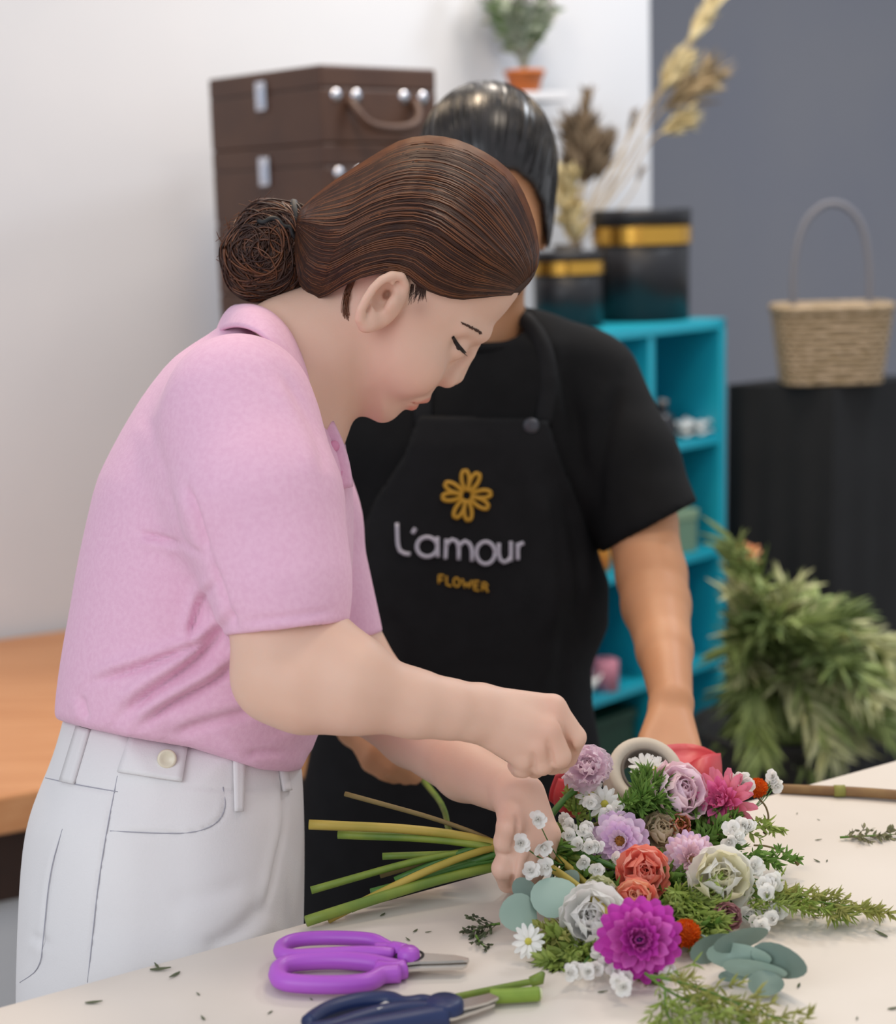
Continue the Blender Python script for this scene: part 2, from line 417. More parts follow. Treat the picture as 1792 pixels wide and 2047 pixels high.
# ------------------------------------------------------------------ work table
M_table = mat('cream_tabletop', 'DDD4C9', 0.55, 'D3C9BC', 5.0, 6.0, lo=0.45, hi=0.8)
M_tleg = mat('table_leg_white', 'D8D2C8', 0.6)
ta, tb = T(0, 2010), T(1792, 1518); TE = nrm(tb-ta); TN = np.array([TE[1], -TE[0], 0.0])   # TN points to the viewer's side
table = empty('work_table', loc=((ta+tb)/2*np.array([1, 1, 0])+TN*0.45))
tag(table, 'long cream work table with bouquet and scissors lying on it', 'table')
mid = (ta+tb)/2; mid[2] = 0
TB = basis(mid, TE, TN, EZ)
obj('tabletop', xf(box(0, 0.45, Z_TAB-0.0175, 2.5, 0.9, 0.035, 0.004), TB), M_table, table, False, 'world')
for sx in (-1.15, 1.15):
    for sy in (0.12, 0.8):
        obj('leg', xf(box(sx, sy, (Z_TAB-0.035)/2, 0.06, 0.06, Z_TAB-0.035, 0.004), TB), M_tleg, table, False, 'world')

# ------------------------------------------------------------------ tan bench against the white wall
ZB = 0.65
M_oak = mat('orange_wood', 'D99C6B', 0.45, 'CB8B5A', 3.0, 5.0, stretch=(1, 14, 14))
M_dkwood = mat('dark_wood', '3A241A', 0.5, '2A1912', 6)
b0 = onz(0, 1277, ZB); b1 = onz(0, 1592, ZB)
bdir = EX; bdep = abs((b1-b0)@EY)
def at_b(s, t, z): return b0*np.array([1, 1, 0])+EX*s-EY*t+EZ*z
bench = empty('wooden_counter', loc=at_b(-0.13, bdep/2, 0)); tag(bench, 'low tan wooden counter against the white wall at left', 'counter')
BB = basis(at_b(-0.13, bdep/2, 0), EX, EY, EZ)
obj('counter_top', xf(box(0, 0, ZB-0.03, 1.54, bdep, 0.06, 0.006), BB), M_oak, bench, False, 'world')
obj('drawer_front', xf(box(0, 0.02, ZB-0.06-0.06, 1.46, bdep-0.06, 0.12, 0.003), BB), M_dkwood, bench, False, 'world')
obj('base_panel', xf(box(0, 0.03, (ZB-0.18)/2, 1.40, bdep-0.10, ZB-0.18, 0.003), BB), mat('light_grey_panel', 'C9CACD', 0.7), bench, False, 'world')
for sx in ():
    for sy in (-bdep/2+0.08, bdep/2-0.08):
        obj('leg', xf(box(sx, sy, (ZB-0.18)/2, 0.05, 0.05, ZB-0.18, 0.003), BB), M_dkwood, bench, False, 'world')

# ------------------------------------------------------------------ stack of brown trunks
M_trunk = mat('brown_leather', '4E3426', 0.5, '442C21', 9, bump=0.25, bscale=220)
M_trim = mat('brown_trim', '33211A', 0.5)
M_steel = mat('pale_steel', 'D5D8E2', 0.22, metal=1.0)
c0 = CAM+ray(640, 128)*(3.02/ray(640, 128)[1]); ztop = c0[2]; TH = 0.1285
dL = nrm([-0.66, 0.75, 0]); dR = nrm([0.75, 0.66, 0]); nL = -dR; nR = -dL
LL, LR = 0.345, 0.265
ntr = int((ztop-ZB)//TH); th = (ztop-ZB)/ntr
for i in range(ntr):
    z0 = ZB+i*th
    c = np.array([c0[0], c0[1], 0])+dL*LL/2+dR*LR/2
    name = {ntr-1: 'dark brown leather trunk with drooping handle, topmost of the stack', ntr-2: 'dark brown leather trunk second from the top of the stack',
            ntr-3: 'dark brown leather trunk third from the top of the stack', ntr-4: 'dark brown leather trunk fourth from the top of the stack'}.get(i, 'dark brown leather trunk hidden low in the stack, '+['first', 'second', 'third', 'fourth', 'fifth'][min(i, 4)]+' from the counter')
    t = empty('leather_trunk', loc=(c[0], c[1], z0)); tag(t, name, 'trunk', 'stacked brown trunks')
    B = basis((c[0], c[1], z0), dL, -dR, EZ)      # local x along left face, y outwards of left face
    B = basis((c[0], c[1], z0), dL, dR, EZ)
    obj('body', xf(box(0, 0, th*0.354, LL, LR, th*0.706, 0.004), B), M_trunk, t, False, 'world')
    obj('lid', xf(box(0, 0, th*0.856, LL, LR, th*0.285, 0.004), B), M_trunk, t, False, 'world')
    obj('seam_strip', xf(box(0, 0, th*0.715, LL-0.004, LR-0.004, 0.008), B), M_trim, t, False, 'world')
    cl = obj('clasp', xf(box(0, -LR/2-0.004, th*0.68, 0.030, 0.008, 0.052, 0.003), B), M_steel, t, False, 'world')
    obj('clasp_latch', xf(box(0, -LR/2-0.010, th*0.66, 0.014, 0.006, 0.032, 0.002), B), M_steel, cl, False, 'world')
    # drooping handle on the right face (x = -LL/2)
    hx = -LL/2
    hp = smoothline([(hx-0.004, -0.075, th*0.56), (hx-0.022, -0.072, th*0.40), (hx-0.030, -0.055, th*0.22), (hx-0.030, 0, th*0.17), (hx-0.030, 0.055, th*0.22), (hx-0.022, 0.072, th*0.40), (hx-0.004, 0.075, th*0.56)], 26)
    obj('handle', xf(tube(hp, 0.0085, 8), B), M_trunk, t, True, 'world')
    for yy in (-0.10, -0.055, 0.055, 0.10):
        V, F = lathe([(0, 0.006), (0.006, 0.0055), (0.0105, 0.003), (0.0115, 0)], 14)
        Bm = np.array(B) @ np.array(Matrix.Translation((hx, yy, th*0.62)) @ Matrix.Rotation(-math.pi/2, 4, 'Y'))
        obj('rivet', xf((V, F), Bm), M_steel, t, True, 'world')

# ------------------------------------------------------------------ teal cubby shelf
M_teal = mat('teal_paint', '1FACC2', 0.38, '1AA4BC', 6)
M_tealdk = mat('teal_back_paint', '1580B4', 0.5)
SY = math.radians(45); sx = np.array([math.cos(SY), math.sin(SY), 0]); sy = np.array([-math.sin(SY), math.cos(SY), 0])
sc = P(1452, 637, 3.55); ZS = sc[2]; NR = 5; RP = (ZS-0.02)/NR; CP = 0.235; NC = 2; SD = 0.27; TK = 0.02
SB = basis((sc[0], sc[1], 0), -sx, sy, EZ)     # x to the left along the front, y into the shelf
shelf = empty('cubby_shelf', loc=(sc-sx*NC*CP/2+sy*SD/2)*np.array([1, 1, 0])); tag(shelf, 'turquoise painted cubby shelf with open square compartments', 'shelf')
SWd = NC*CP+TK
for i in range(NC+1):
    nm = 'side_panel' if i in (0, NC) else 'divider'
    zz = ZS if nm == 'side_panel' else ZS-TK
    obj(nm, xf(box(i*CP+TK/2, SD/2+(0 if i in (0, NC) else 0.002), zz/2, TK, SD-(0 if i in (0, NC) else 0.004), zz, 0.0015), SB), M_teal, shelf, False, 'world')
for j in range(NR+1):
    z = ZS-TK/2-j*RP
    for i in range(NC):
        if j == 0 and i: continue
        if j == 0:
            obj('top_board', xf(box(SWd/2, SD/2, z+0.001, SWd, SD, TK, 0.0015), SB), M_teal, shelf, False, 'world')
        else:
            obj('shelf_board', xf(box(i*CP+TK+(CP-TK)/2, SD/2+0.002, z, CP-TK, SD-0.006, TK*0.9), SB), M_teal, shelf, False, 'world')
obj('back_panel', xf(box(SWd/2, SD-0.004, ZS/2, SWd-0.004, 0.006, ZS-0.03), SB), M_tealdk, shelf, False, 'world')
def cub(col, row, x, y, z=0): return np.array(SB) @ np.array([col*CP+TK+x, y, ZS-TK/2-(row+1)*RP+TK*0.45+z, 1])
def SBat(col, row, x, y, rz=0.0):
    p = cub(col, row, x, y); return basis(p[:3], -sx, sy, EZ) @ Matrix.Rotation(rz, 4, 'Z')
def thing_in(name, label, catg, parts, M4, group=None):
    e = empty(name, M4); tag(e, label, catg, group)
    for nm, VF, mt, sm in parts: obj(nm, VF, mt, e, sm)
    return e
M_gbox = mat('sage_card', '6F8F78', 0.6); M_gboxl = mat('sage_card_lid', '86A184', 0.6)
thing_in('gift_box', 'sage green gift box with paler lid in the turquoise shelf', 'box', [('box_body', box(0, 0, 0.035, 0.085, 0.085, 0.07, 0.003), M_gbox, False), ('lid', box(0, 0, 0.0805, 0.09, 0.09, 0.021, 0.003), M_gboxl, False)], SBat(0, 1, 0.10, 0.06, 0.1))
M_ball = mat('smoky_glass', '2D2C30', 0.2)
bv, bf = lathe([(0, 0), (0.022, 0), (0.030, 0.012), (0.032, 0.03), (0.024, 0.052), (0.012, 0.060), (0.012, 0.072), (0.016, 0.075), (0.0, 0.075)], 20)
thing_in('small_jar', 'small dark glass jar beside folded white tissue on shelf', 'jar', [('jar_body', (bv, bf), M_ball, True), ('stopper', (lathe([(0, 0.075), (0.012, 0.075), (0.013, 0.083), (0, 0.086)], 14)), mat('jar_stopper', 'A59C96', 0.4), True)], SBat(0, 0, 0.135, 0.05))
M_tis = mat('white_tissue', 'F3F3F0', 0.8)
g = np.zeros((9, 7, 3))
for i in range(9):
    for j in range(7): g[i, j] = ((i-4)*0.011, (j-3)*0.012, 0.012+0.007*math.sin(i*1.7+j)+0.005*math.cos(j*2.1))
ti = empty('folded_tissue', SBat(0, 0, 0.055, 0.05, 0.2)); tag(ti, 'crumpled white tissue lying on the turquoise shelf board', 'tissue')
obj('upper_fold', sheet(g+np.array([0, 0, 0.012]), 0.002), M_tis, ti); obj('lower_fold', sheet(g*np.array([1.05, 1.05, 0.6]), 0.002), M_tis, ti)
M_oran = mat('amber_wrap', 'D8952E', 0.5, 'B9641F', 18)
thing_in('wrapped_soap', 'small amber wrapped jar in the shelf behind the apron', 'jar', [('jar_body', lathe([(0, 0), (0.03, 0), (0.034, 0.01), (0.034, 0.06), (0.026, 0.075), (0, 0.075)], 18), M_oran, True), ('lid', lathe([(0.0, 0.075), (0.024, 0.075), (0.024, 0.092), (0, 0.094)], 16), mat('tan_lid', 'C79A78', 0.5), True)], SBat(1, 1, 0.11, 0.06))
thing_in('small_bowl', 'pale small bowl in shelf just beside the apron edge', 'bowl', [('bowl_body', lathe([(0, 0), (0.022, 0), (0.045, 0.04), (0.042, 0.04), (0.02, 0.006), (0, 0.006)], 20), M_tis, True)], SBat(1, 2, 0.17, 0.05))
thing_in('pink_candle', 'short dusty pink candle in shelf beside the apron edge', 'candle', [('wax', lathe([(0, 0), (0.026, 0), (0.027, 0.06), (0.022, 0.063), (0, 0.06)], 18), mat('pink_wax', 'C98295', 0.5), True), ('wick', tube([(0, 0, 0.06), (0.001, 0, 0.072)], 0.0012, 5), M_trim, True)], SBat(1, 2, 0.115, 0.03))
M_dkgreen = mat('bottle_green_card', '123A2A', 0.55)
thing_in('storage_box', 'dark green storage box in low compartment of turquoise shelf', 'box', [('box_body', box(0, 0, 0.08, 0.17, 0.2, 0.16, 0.003), M_dkgreen, False), ('lid', box(0, 0, 0.171, 0.18, 0.21, 0.022, 0.003), M_dkgreen, False)], SBat(1, 3, 0.108, 0.13))

# ------------------------------------------------------------------ hat boxes on the shelf
M_blk = mat('black_card', '1B1B20', 0.42); M_gold = mat('gold_foil', 'D9A64A', 0.22, metal=0.9)
def shelf_top(x, y): return (np.array(SB)@np.array([x, y, ZS+0.002, 1]))[:3]
def hatbox(name, label, x, y, rad, h, bz0, bz1):
    p = shelf_top(x, y); e = empty(name, loc=p); tag(e, label, 'box', 'black hat boxes on the shelf')
    obj('box_body', lathe([(0, 0), (rad-0.004, 0), (rad-0.003, h*0.86), (0, h*0.86)], 48), M_blk, e)
    obj('gold_band', lathe([(rad-0.006, bz0), (rad+0.0015, bz0), (rad+0.0015, bz1), (rad-0.006, bz1)], 48), M_gold, e, False)
    obj('lid', lathe([(rad-0.006, bz1), (rad, bz1), (rad+0.001, h-0.004), (rad-0.003, h), (0, h)], 48), M_blk, e)
    return p
pb = hatbox('hat_box', 'tall round black hat box with gold band on turquoise shelf', 0.103, 0.14, 0.102, 0.228, 0.157, 0.192)
hatbox('hat_box', 'smaller round black hat box with gold band left of the tall one', 0.340, 0.14, 0.072, 0.150, 0.106, 0.130)

# ------------------------------------------------------------------ dried flowers standing behind the hat boxes
M_dry = mat('dried_straw', 'B9A684', 0.8, '9A835F', 30); M_cream = mat('dried_cream', 'DCCFA6', 0.8, 'C2AE7C', 40)
M_drybr = mat('dried_brown', '86755F', 0.85, '6C5B48', 30); M_clay = mat('dark_vase', '3A332D', 0.5)
vp = shelf_top(0.232, 0.232)
vz = empty('dark_vase', loc=vp); tag(vz, 'dark vase holding dried flowers behind the hat boxes', 'vase')
obj('vase_body', lathe([(0, 0), (0.028, 0), (0.037, 0.05), (0.035, 0.11), (0.028, 0.145), (0.032, 0.16), (0.027, 0.16), (0.022, 0.14), (0, 0.13)], 28), M_clay, vz)
vtop = vp+np.array([0, 0, 0.15])
def leaflet(L, W, n=4):
    t = np.linspace(0, 1, n+1); w = W*np.sin(np.pi*np.clip(t, 0.04, 0.97)**0.8)
    return np.stack([np.stack([t*L, -w/2, 0.1*L*t*t], 1), np.stack([t*L, 0*w, 0.1*L*t*t-0.12*w], 1), np.stack([t*L, w/2, 0.1*L*t*t], 1)], 1)
def spray_vf(center, axis, n, L, W, spread, seed, base=0.0, length=0.0):
    """many small pointed leaves set around a line"""
    rg = np.random.default_rng(seed); G = leaflet(1.0, 1.0, 3); vs = []; fs = []; k = 0
    ax = nrm(axis); a = np.array([0, 0, 1.0]) if abs(ax[2]) < 0.9 else np.array([1.0, 0, 0]); x = nrm(np.cross(a, ax)); y = np.cross(ax, x)
    sv, sf = sheet(G)
    for i in range(n):
        t = rg.random()*length; th = rg.random()*2*math.pi; el = spread*(0.35+0.65*rg.random())
        dr = math.cos(el)*ax+math.sin(el)*(math.cos(th)*x+math.sin(th)*y); side = nrm(np.cross(dr, rg.normal(size=3))); up = np.cross(side, dr)
        l = L*(0.7+0.6*rg.random()); w = W*(0.7+0.6*rg.random())
        V = sv[:, :1]*l*dr+sv[:, 1:2]*w*side+sv[:, 2:]*l*up+np.asarray(center)+ax*t
        vs.append(V); fs += [tuple(q+k for q in f) for f in sf]; k += len(V)
    return np.vstack(vs), fs
def stalk(name, label, pts, r, head, hm, seed, hlen, hL, hW, hn, spread):
    line = smoothline([vtop-np.array([0, 0, 0.1])]+[vtop]+pts, 18); e = empty(name, loc=line[0]); tag(e, label, 'dried flower', 'dried flowers in the dark vase')
    obj('stem', tube(line, r, 5), M_dry, e, True, 'world')
    ax = nrm(line[-1]-line[-3]); h = obj(head, spray_vf(line[-1]-ax*hlen, ax, hn, hL, hW, spread, seed, length=hlen), hm, e, True, 'world'); tag(h, kind='stuff')
DD = 3.62
stalk('dried_stalk', 'pale dried plume reaching above grey wall at top right', [P(1270, 250, DD), P(1340, 150, DD), P(1425, 10, DD)], 0.0025, 'plume', M_cream, 1, 0.10, 0.05, 0.007, 220, 0.4)
stalk('dried_stalk', 'pale dried plume leaning right just below the topmost one', [P(1262, 330, DD), P(1310, 200, DD), P(1352, 140, DD)], 0.002, 'plume', M_cream, 2, 0.06, 0.055, 0.006, 200, 0.6)
stalk('dried_stalk', 'short pale dried plume pointing right over the tall hat box', [P(1262, 350, DD), P(1300, 275, DD), P(1362, 245, DD)], 0.002, 'plume', M_cream, 3, 0.05, 0.05, 0.005, 170, 0.6)
stalk('dried_stalk', 'feathery thin dried grass fanning over the grey wall', [P(1275, 280, DD), P(1320, 220, DD), P(1400, 165, DD)], 0.0015, 'plume', M_dry, 4, 0.10, 0.08, 0.0016, 90, 0.8)
stalk('dried_stalk', 'slender dried bud on thin stem over white wall edge', [P(1225, 380, DD), P(1250, 290, DD), P(1268, 232, DD)], 0.002, 'bud', M_drybr, 5, 0.035, 0.022, 0.006, 60, 0.4)
stalk('dried_stalk', 'short dried bud standing beside the white wall edge', [P(1240, 420, DD), P(1270, 380, DD), P(1282, 345, DD)], 0.0018, 'bud', M_drybr, 6, 0.02, 0.018, 0.006, 40, 0.4)
stalk('dried_stalk', 'tall brown dried seed head left of the plumes', [P(1168, 360, DD), P(1168, 280, DD), P(1172, 200, DD)], 0.002, 'seed_head', M_drybr, 7, 0.10, 0.035, 0.010, 110, 0.5)
stalk('dried_stalk', 'bushy brown dried flower head against the white wall', [P(1170, 390, DD), P(1165, 330, DD), P(1160, 270, DD)], 0.0025, 'seed_head', M_drybr, 8, 0.11, 0.065, 0.014, 320, 0.9)
stalk('dried_stalk', 'brown dried tuft leaning right of the bushy head', [P(1185, 400, DD), P(1200, 340, DD), P(1210, 290, DD)], 0.002, 'seed_head', M_drybr, 9, 0.08, 0.045, 0.010, 150, 0.6)
stalk('dried_stalk', 'cream dried hydrangea tuft low beside black hair', [P(1150, 470, DD-0.06), P(1140, 430, DD-0.08), P(1132, 360, DD-0.08)], 0.0025, 'flower_tuft', M_cream, 10, 0.13, 0.04, 0.020, 260, 1.0)

# ------------------------------------------------------------------ potted plant on a small wall shelf
M_pot = mat('orange_pot', 'C9702A', 0.45, 'B85F1F', 12); M_sage = mat('sage_leaf', 'B0B9A8', 0.7, '97A48C', 30)
M_wpet = mat('white_blossom', 'EFEDEA', 0.7); M_mid = mat('mid_green_leaf', '87A06C', 0.6, '6F8A55', 30)
pp = onplane(1000, 192, WP, EY)-EY*0.11
ws = empty('wall_shelf', loc=pp); tag(ws, 'small white wall shelf under the orange pot', 'shelf')
MB = basis(pp, EX, EY, EZ)
obj('board', xf(box(0, 0.03, -0.011, 0.16, 0.16, 0.018, 0.002), MB), M_white, ws, False, 'world')
obj('bracket', xf(box(0, 0.09, -0.05, 0.02, 0.03, 0.06, 0.002), MB), M_white, ws, False, 'world')
pt = empty('potted_plant', loc=pp); tag(pt, 'grey green plant with white blossoms in small orange pot', 'plant')
obj('pot', xf(lathe([(0, 0), (0.030, 0), (0.041, 0.036), (0.044, 0.036), (0.044, 0.046), (0.038, 0.046), (0.036, 0.036), (0, 0.034)], 28), Matrix.Translation(pp)), M_pot, pt, True, 'world')
top = pp+np.array([0, 0, 0.04])
for i in range(22):
    a = i*2.4; rr = 0.35+0.65*((i*7) % 5)/5; dr = nrm([math.cos(a)*rr*0.55, math.sin(a)*rr*0.55, 1.0]); L = 0.13+0.10*((i*5) % 7)/7
    ln = smoothline([top, top+dr*L*0.5, top+dr*L+np.array([math.cos(a), math.sin(a), 0])*0.012], 8)
    s_ = obj('stem', tube(ln, 0.0012, 4), M_sage, pt, True, 'world')
    tag(obj('foliage', spray_vf(ln[2], ln[-1]-ln[2], 46, 0.030, 0.010, 1.1, 40+i, length=L*0.8), M_sage if i % 3 else M_mid, s_, True, 'world'), kind='stuff')
    if i % 4 < 3: tag(obj('blossom', spray_vf(ln[-1]-dr*.02, dr, 44, 0.020, 0.012, 1.7, 80+i, length=0.02), M_wpet, s_, True, 'world'), kind='stuff')

# ------------------------------------------------------------------ black draped pedestal and basket
M_drape = mat('black_drape', '0E0E10', 0.8, '151517', 8)
pc = P(1668, 775, 3.55); ZP = pc[2]
dPl = nrm([-0.86, 0.52, 0]); dPr = nrm([0.80, 0.60, 0])
ped = empty('draped_pedestal', loc=(pc[0], pc[1]+0.2, 0)); tag(ped, 'tall pedestal under a black floor length cloth by the grey wall', 'pedestal')
Lp, Rp = 0.235, 0.30
cs = [np.zeros(3), dPr*Rp, dPr*Rp+dPl*Lp, dPl*Lp]; cc = sum(cs)/4
rings = []; nper = 64
for zi, z in enumerate(np.linspace(0, 1, 12)):
    ring = []
    for q in range(nper):
        s = q/nper*4; k = int(s); t = s-k; p = cs[k]*(1-t)+cs[(k+1) % 4]*t
        fl_ = (1-z)*(0.10+0.05*math.sin(q*1.4)) ; ring.append(np.array([pc[0], pc[1], 0])+cc+(p-cc)*(1+fl_)+EZ*(0.004+z*(ZP-0.004)))
    rings.append(ring)
G = np.array(rings); V = G.reshape(-1, 3); F = [(i*nper+k, i*nper+(k+1) % nper, (i+1)*nper+(k+1) % nper, (i+1)*nper+k) for i in range(11) for k in range(nper)]; F.append(tuple(11*nper+k for k in range(nper)))
obj('cloth', (V, F), M_drape, ped, False, 'world')
M_wick = mat('wicker', 'B8A083', 0.7, '96805F', 60); M_wickd = mat('wicker_handle', '77757A', 0.7)
bp_ = np.array([pc[0], pc[1], ZP+0.001])+cc; bp_ = onz(1661, 772, ZP+0.001)+nrm(ray(1661, 772)*np.array([1, 1, 0]))*0.05
bk = empty('wicker_basket', basis(bp_, np.array([1.0, 0, 0]), np.array([0, 1.0, 0]), EZ)); tag(bk, 'beige wicker basket with tall arched handle on black cloth', 'basket')
def brect(z, n=72):
    a, b = 0.098+0.020*z/0.16, 0.055+0.012*z/0.16; o = []
    for k in range(n):
        th_ = 2*math.pi*k/n; c, s = math.cos(th_), math.sin(th_); o.append((a*math.copysign(abs(c)**0.45, c), b*math.copysign(abs(s)**0.45, s), z))
    return np.array(o)
obj('inner_wall', (np.vstack([brect(0.004), brect(0.155)])*np.array([0.95, 0.95, 1]), [(k, (k+1) % 72, 72+(k+1) % 72, 72+k) for k in range(72)]+[tuple(range(71, -1, -1))]), M_wick, bk)
for i in range(14):
    z = 0.008+i*0.0112; r = brect(z); ph = (np.arange(72)//2+i) % 2
    obj('weave_strand', tube(r*np.where(ph[:, None], [1.02, 1.03, 1], [0.985, 0.975, 1]), 0.0058, 6, closed=True), M_wick, bk)
obj('rim', tube(brect(0.163)*np.array([1.01, 1.01, 1]), 0.009, 8, closed=True), M_wick, bk)
hl = smoothline([(-0.080, 0, 0.14), (-0.082, 0, 0.24), (-0.066, 0, 0.33), (-0.03, 0, 0.372), (0.0, 0, 0.38), (0.03, 0, 0.372), (0.066, 0, 0.33), (0.082, 0, 0.24), (0.080, 0, 0.14)], 40)
obj('handle', tube(hl, 0.0068, 8), M_wickd, bk)

# ------------------------------------------------------------------ leafy fronds in a bucket behind the table
M_fr1 = mat('frond_green', '8C9F58', 0.6, 'A9B878', 20); M_fr2 = mat('frond_pale', 'D0D0A0', 0.65, 'BCC08C', 25); M_fr3 = mat('frond_dark', '66783F', 0.6, '7A8C4E', 20)
M_bucket = mat('black_bucket', '1C1A19', 0.5)
q0 = P(1545, 1345, 2.95); zb = q0[2]-0.10
bu = empty('flower_bucket', loc=(q0[0], q0[1], 0)); tag(bu, 'tall black bucket of greenery behind the cream table', 'bucket')
obj('bucket_body', xf(lathe([(0, 0.002), (0.10, 0.002), (0.135, zb), (0.140, zb), (0.140, zb+0.012), (0.128, zb+0.012), (0.122, zb-0.02), (0, zb-0.03)], 36), Matrix.Translation((q0[0], q0[1], 0))), M_bucket, bu, True, 'world')
root0 = np.array([q0[0], q0[1], zb])
targ = [(1470, 1090, 0), (1480, 1180, 1), (1500, 1230, 0), (1535, 1250, 2), (1575, 1180, 1), (1640, 1195, 0), (1690, 1230, 2), (1740, 1275, 1), (1800, 1290, 1), (1790, 1340, 0), (1800, 1390, 1), (1760, 1400, 1),
        (1770, 1450, 0), (1700, 1430, 1), (1660, 1500, 1), (1620, 1520, 0), (1570, 1530, 1), (1520, 1510, 0), (1480, 1450, 2), (1470, 1380, 2), (1465, 1300, 2), (1600, 1300, 0), (1680, 1330, 2), (1640, 1400, 0), (1560, 1420, 1), (1720, 1350, 0), (1690, 1480, 1), (1730, 1420, 1), (1650, 1450, 0), (1600, 1480, 1), (1540, 1480, 0), (1780, 1310, 1), (1820, 1430, 1), (1610, 1240, 0), (1500, 1330, 1)]
for i, (x, y, mi) in enumerate(targ):
    dd = 2.72+0.32*((i*37) % 11)/11
    tip = P(x, y, dd); midp = (root0+tip)/2+np.array([0, 0, 0.10])+0.02*RNG.normal(size=3)
    ln = smoothline([root0, root0*0.6+midp*0.4+np.array([0, 0, 0.05]), midp, tip], 18)
    fr = empty('palm_frond', loc=root0); hv = 'upright beside the turquoise shelf' if x < 1515 and y < 1320 else ('curving up before the black cloth' if y < 1260 else ('arching right to the frame edge' if x > 1700 else ('drooping towards the cream table' if y > 1440 else 'spreading in the middle of the bucket')))
    tag(fr, ['mid green', 'pale green', 'dark green'][mi]+' feathery frond '+hv, 'frond', 'fronds in the black bucket: '+['mid ', 'pale ', 'dark '][mi]+hv)
    obj('midrib', tube(ln, np.linspace(0.0025, 0.0008, 18), 4), M_fr3, fr, True, 'world')
    vs = []; fs = []; kk = 0; sv, sf = sheet(leaflet(1, 1, 3)); rg = np.random.default_rng(i)
    for t in np.linspace(0.25, 1.0, 34):
        f_ = t*17; a_ = int(min(f_, 16)); p0 = ln[a_]+(ln[a_+1]-ln[a_])*(f_-a_); tg = nrm(ln[a_+1]-ln[a_])
        sd0 = nrm(np.cross(tg, np.array([0.1, -0.5, 1.0])+0.3*rg.normal(size=3)))
        for s in (-1, 1):
            dr = nrm(tg*0.85+s*sd0*0.5+np.array([0, 0, -0.15])+0.15*rg.normal(size=3)); sd = nrm(np.cross(dr, rg.normal(size=3))); up = np.cross(sd, dr); l = 0.10*(0.7+0.5*rg.random())*(1.1-0.4*t)
            V = sv[:, :1]*l*dr+sv[:, 1:2]*0.0072*sd+sv[:, 2:]*l*up+p0; vs.append(V); fs += [tuple(q+kk for q in f) for f in sf]; kk += len(V)
    tag(obj('leaflets', (np.vstack(vs), fs), [M_fr1, M_fr2, M_fr3][mi], fr, True, 'world'), kind='stuff')
ob = P(1495, 1112, 2.93); e = empty('orange_bloom', loc=ob); tag(e, 'small blurred orange bloom at top of the greenery bucket', 'flower')
obj('stem', tube(smoothline([root0, (root0+ob)/2+np.array([-0.02, 0, 0.02]), ob], 10), 0.0016, 5), M_fr3, e, True, 'world')
obj('petals', spray_vf(ob, [0.0, -0.6, 0.8], 40, 0.022, 0.012, 1.4, 3), mat('peach_orange', 'E9A06C', 0.6), e, True, 'world')['kind'] = 'stuff'

# ================================================================== woman in the pink polo
M_skin = mat('skin_fair', 'E0BAA5', 0.5, 'DAB19B', 14, attr='tint', sss=0.25, spec=0.35, bump=0.05, bscale=500)
M_pink = mat('pink_pique', 'E7B9D0', 0.85, 'E2B1CA', 230, bump=0.35, bscale=900, bump_dist=0.0006, sheen=0.15, spec=0.25)
M_denim = mat('white_denim', 'E6E3E3', 0.85, 'E0DDDD', 6, bump=0.3, bscale=700, bump_dist=0.0006, spec=0.25)
M_hair = mat('chestnut_hair', '35201A', 0.5, '442A1D', 60, stretch=(1, 1, 1), spec=0.35)
M_hair2 = mat('copper_hair_and_rim_light', '6E4022', 0.38, '5A3420', 50)
M_seam = mat('seam_shadow', 'A3A2AC', 0.9); M_black = mat('black_elastic', '121114', 0.6)
HD = 1.55
fh = Frame(830, 560, HD)
def hl3(px, py, w=0.0):
    q = fh.uv(px, py); return np.array([q[0], q[1], w], np.float32)
vtx = fh.uv(1020, 345); fdir = np.array([-0.70, 0.714]); HL = 544*HD/FPX
def along(q): return np.clip(((q-vtx)@fdir)/HL, 0, 1)
tW = [0, .12, .3, .45, .58, .7, .85, 1.0]
headW = lambda q: np.interp(along(q), tW, [.045, .064, .074, .074, .070, .064, .052, .036])
headR = lambda q: np.interp(along(q), tW, [.07, .08, .085, .08, .07, .060, .048, .036])
head_poly = [(1033, 595), (1058, 540), (1063, 480), (1050, 420), (1025, 372), (985, 332), (930, 307), (870, 297), (800, 312), (730, 352), (670, 397), (632, 450), (622, 520), (640, 575), (676, 620), (688, 690), (679, 755),
             (683, 788), (707, 817), (730, 830), (749, 841), (761, 845.5), (775, 844.5), (789, 837), (800, 826), (809, 818), (820, 813), (835, 804), (843, 799), (862, 790), (873, 772), (896, 738), (932, 703), (951, 684), (972, 663), (1007, 630)]
head_base = Profile(fh, head_poly, headW, headR, smooth_it=1)
ear_ax = nrm(hl3(805, 548)-hl3(745, 650)); ear_pp = np.cross([0, 0, 1.0], ear_ax); EA = np.stack([ear_ax, ear_pp, [0, 0, 1.0]])
helix = [hl3(*q) for q in [(806, 596, -.070), (812, 568, -.078), (804, 553, -.083), (786, 551, -.087), (767, 560, -.089), (751, 576, -.090), (738, 596, -.090), (728, 616, -.088), (726, 633, -.084), (733, 645, -.079)]]
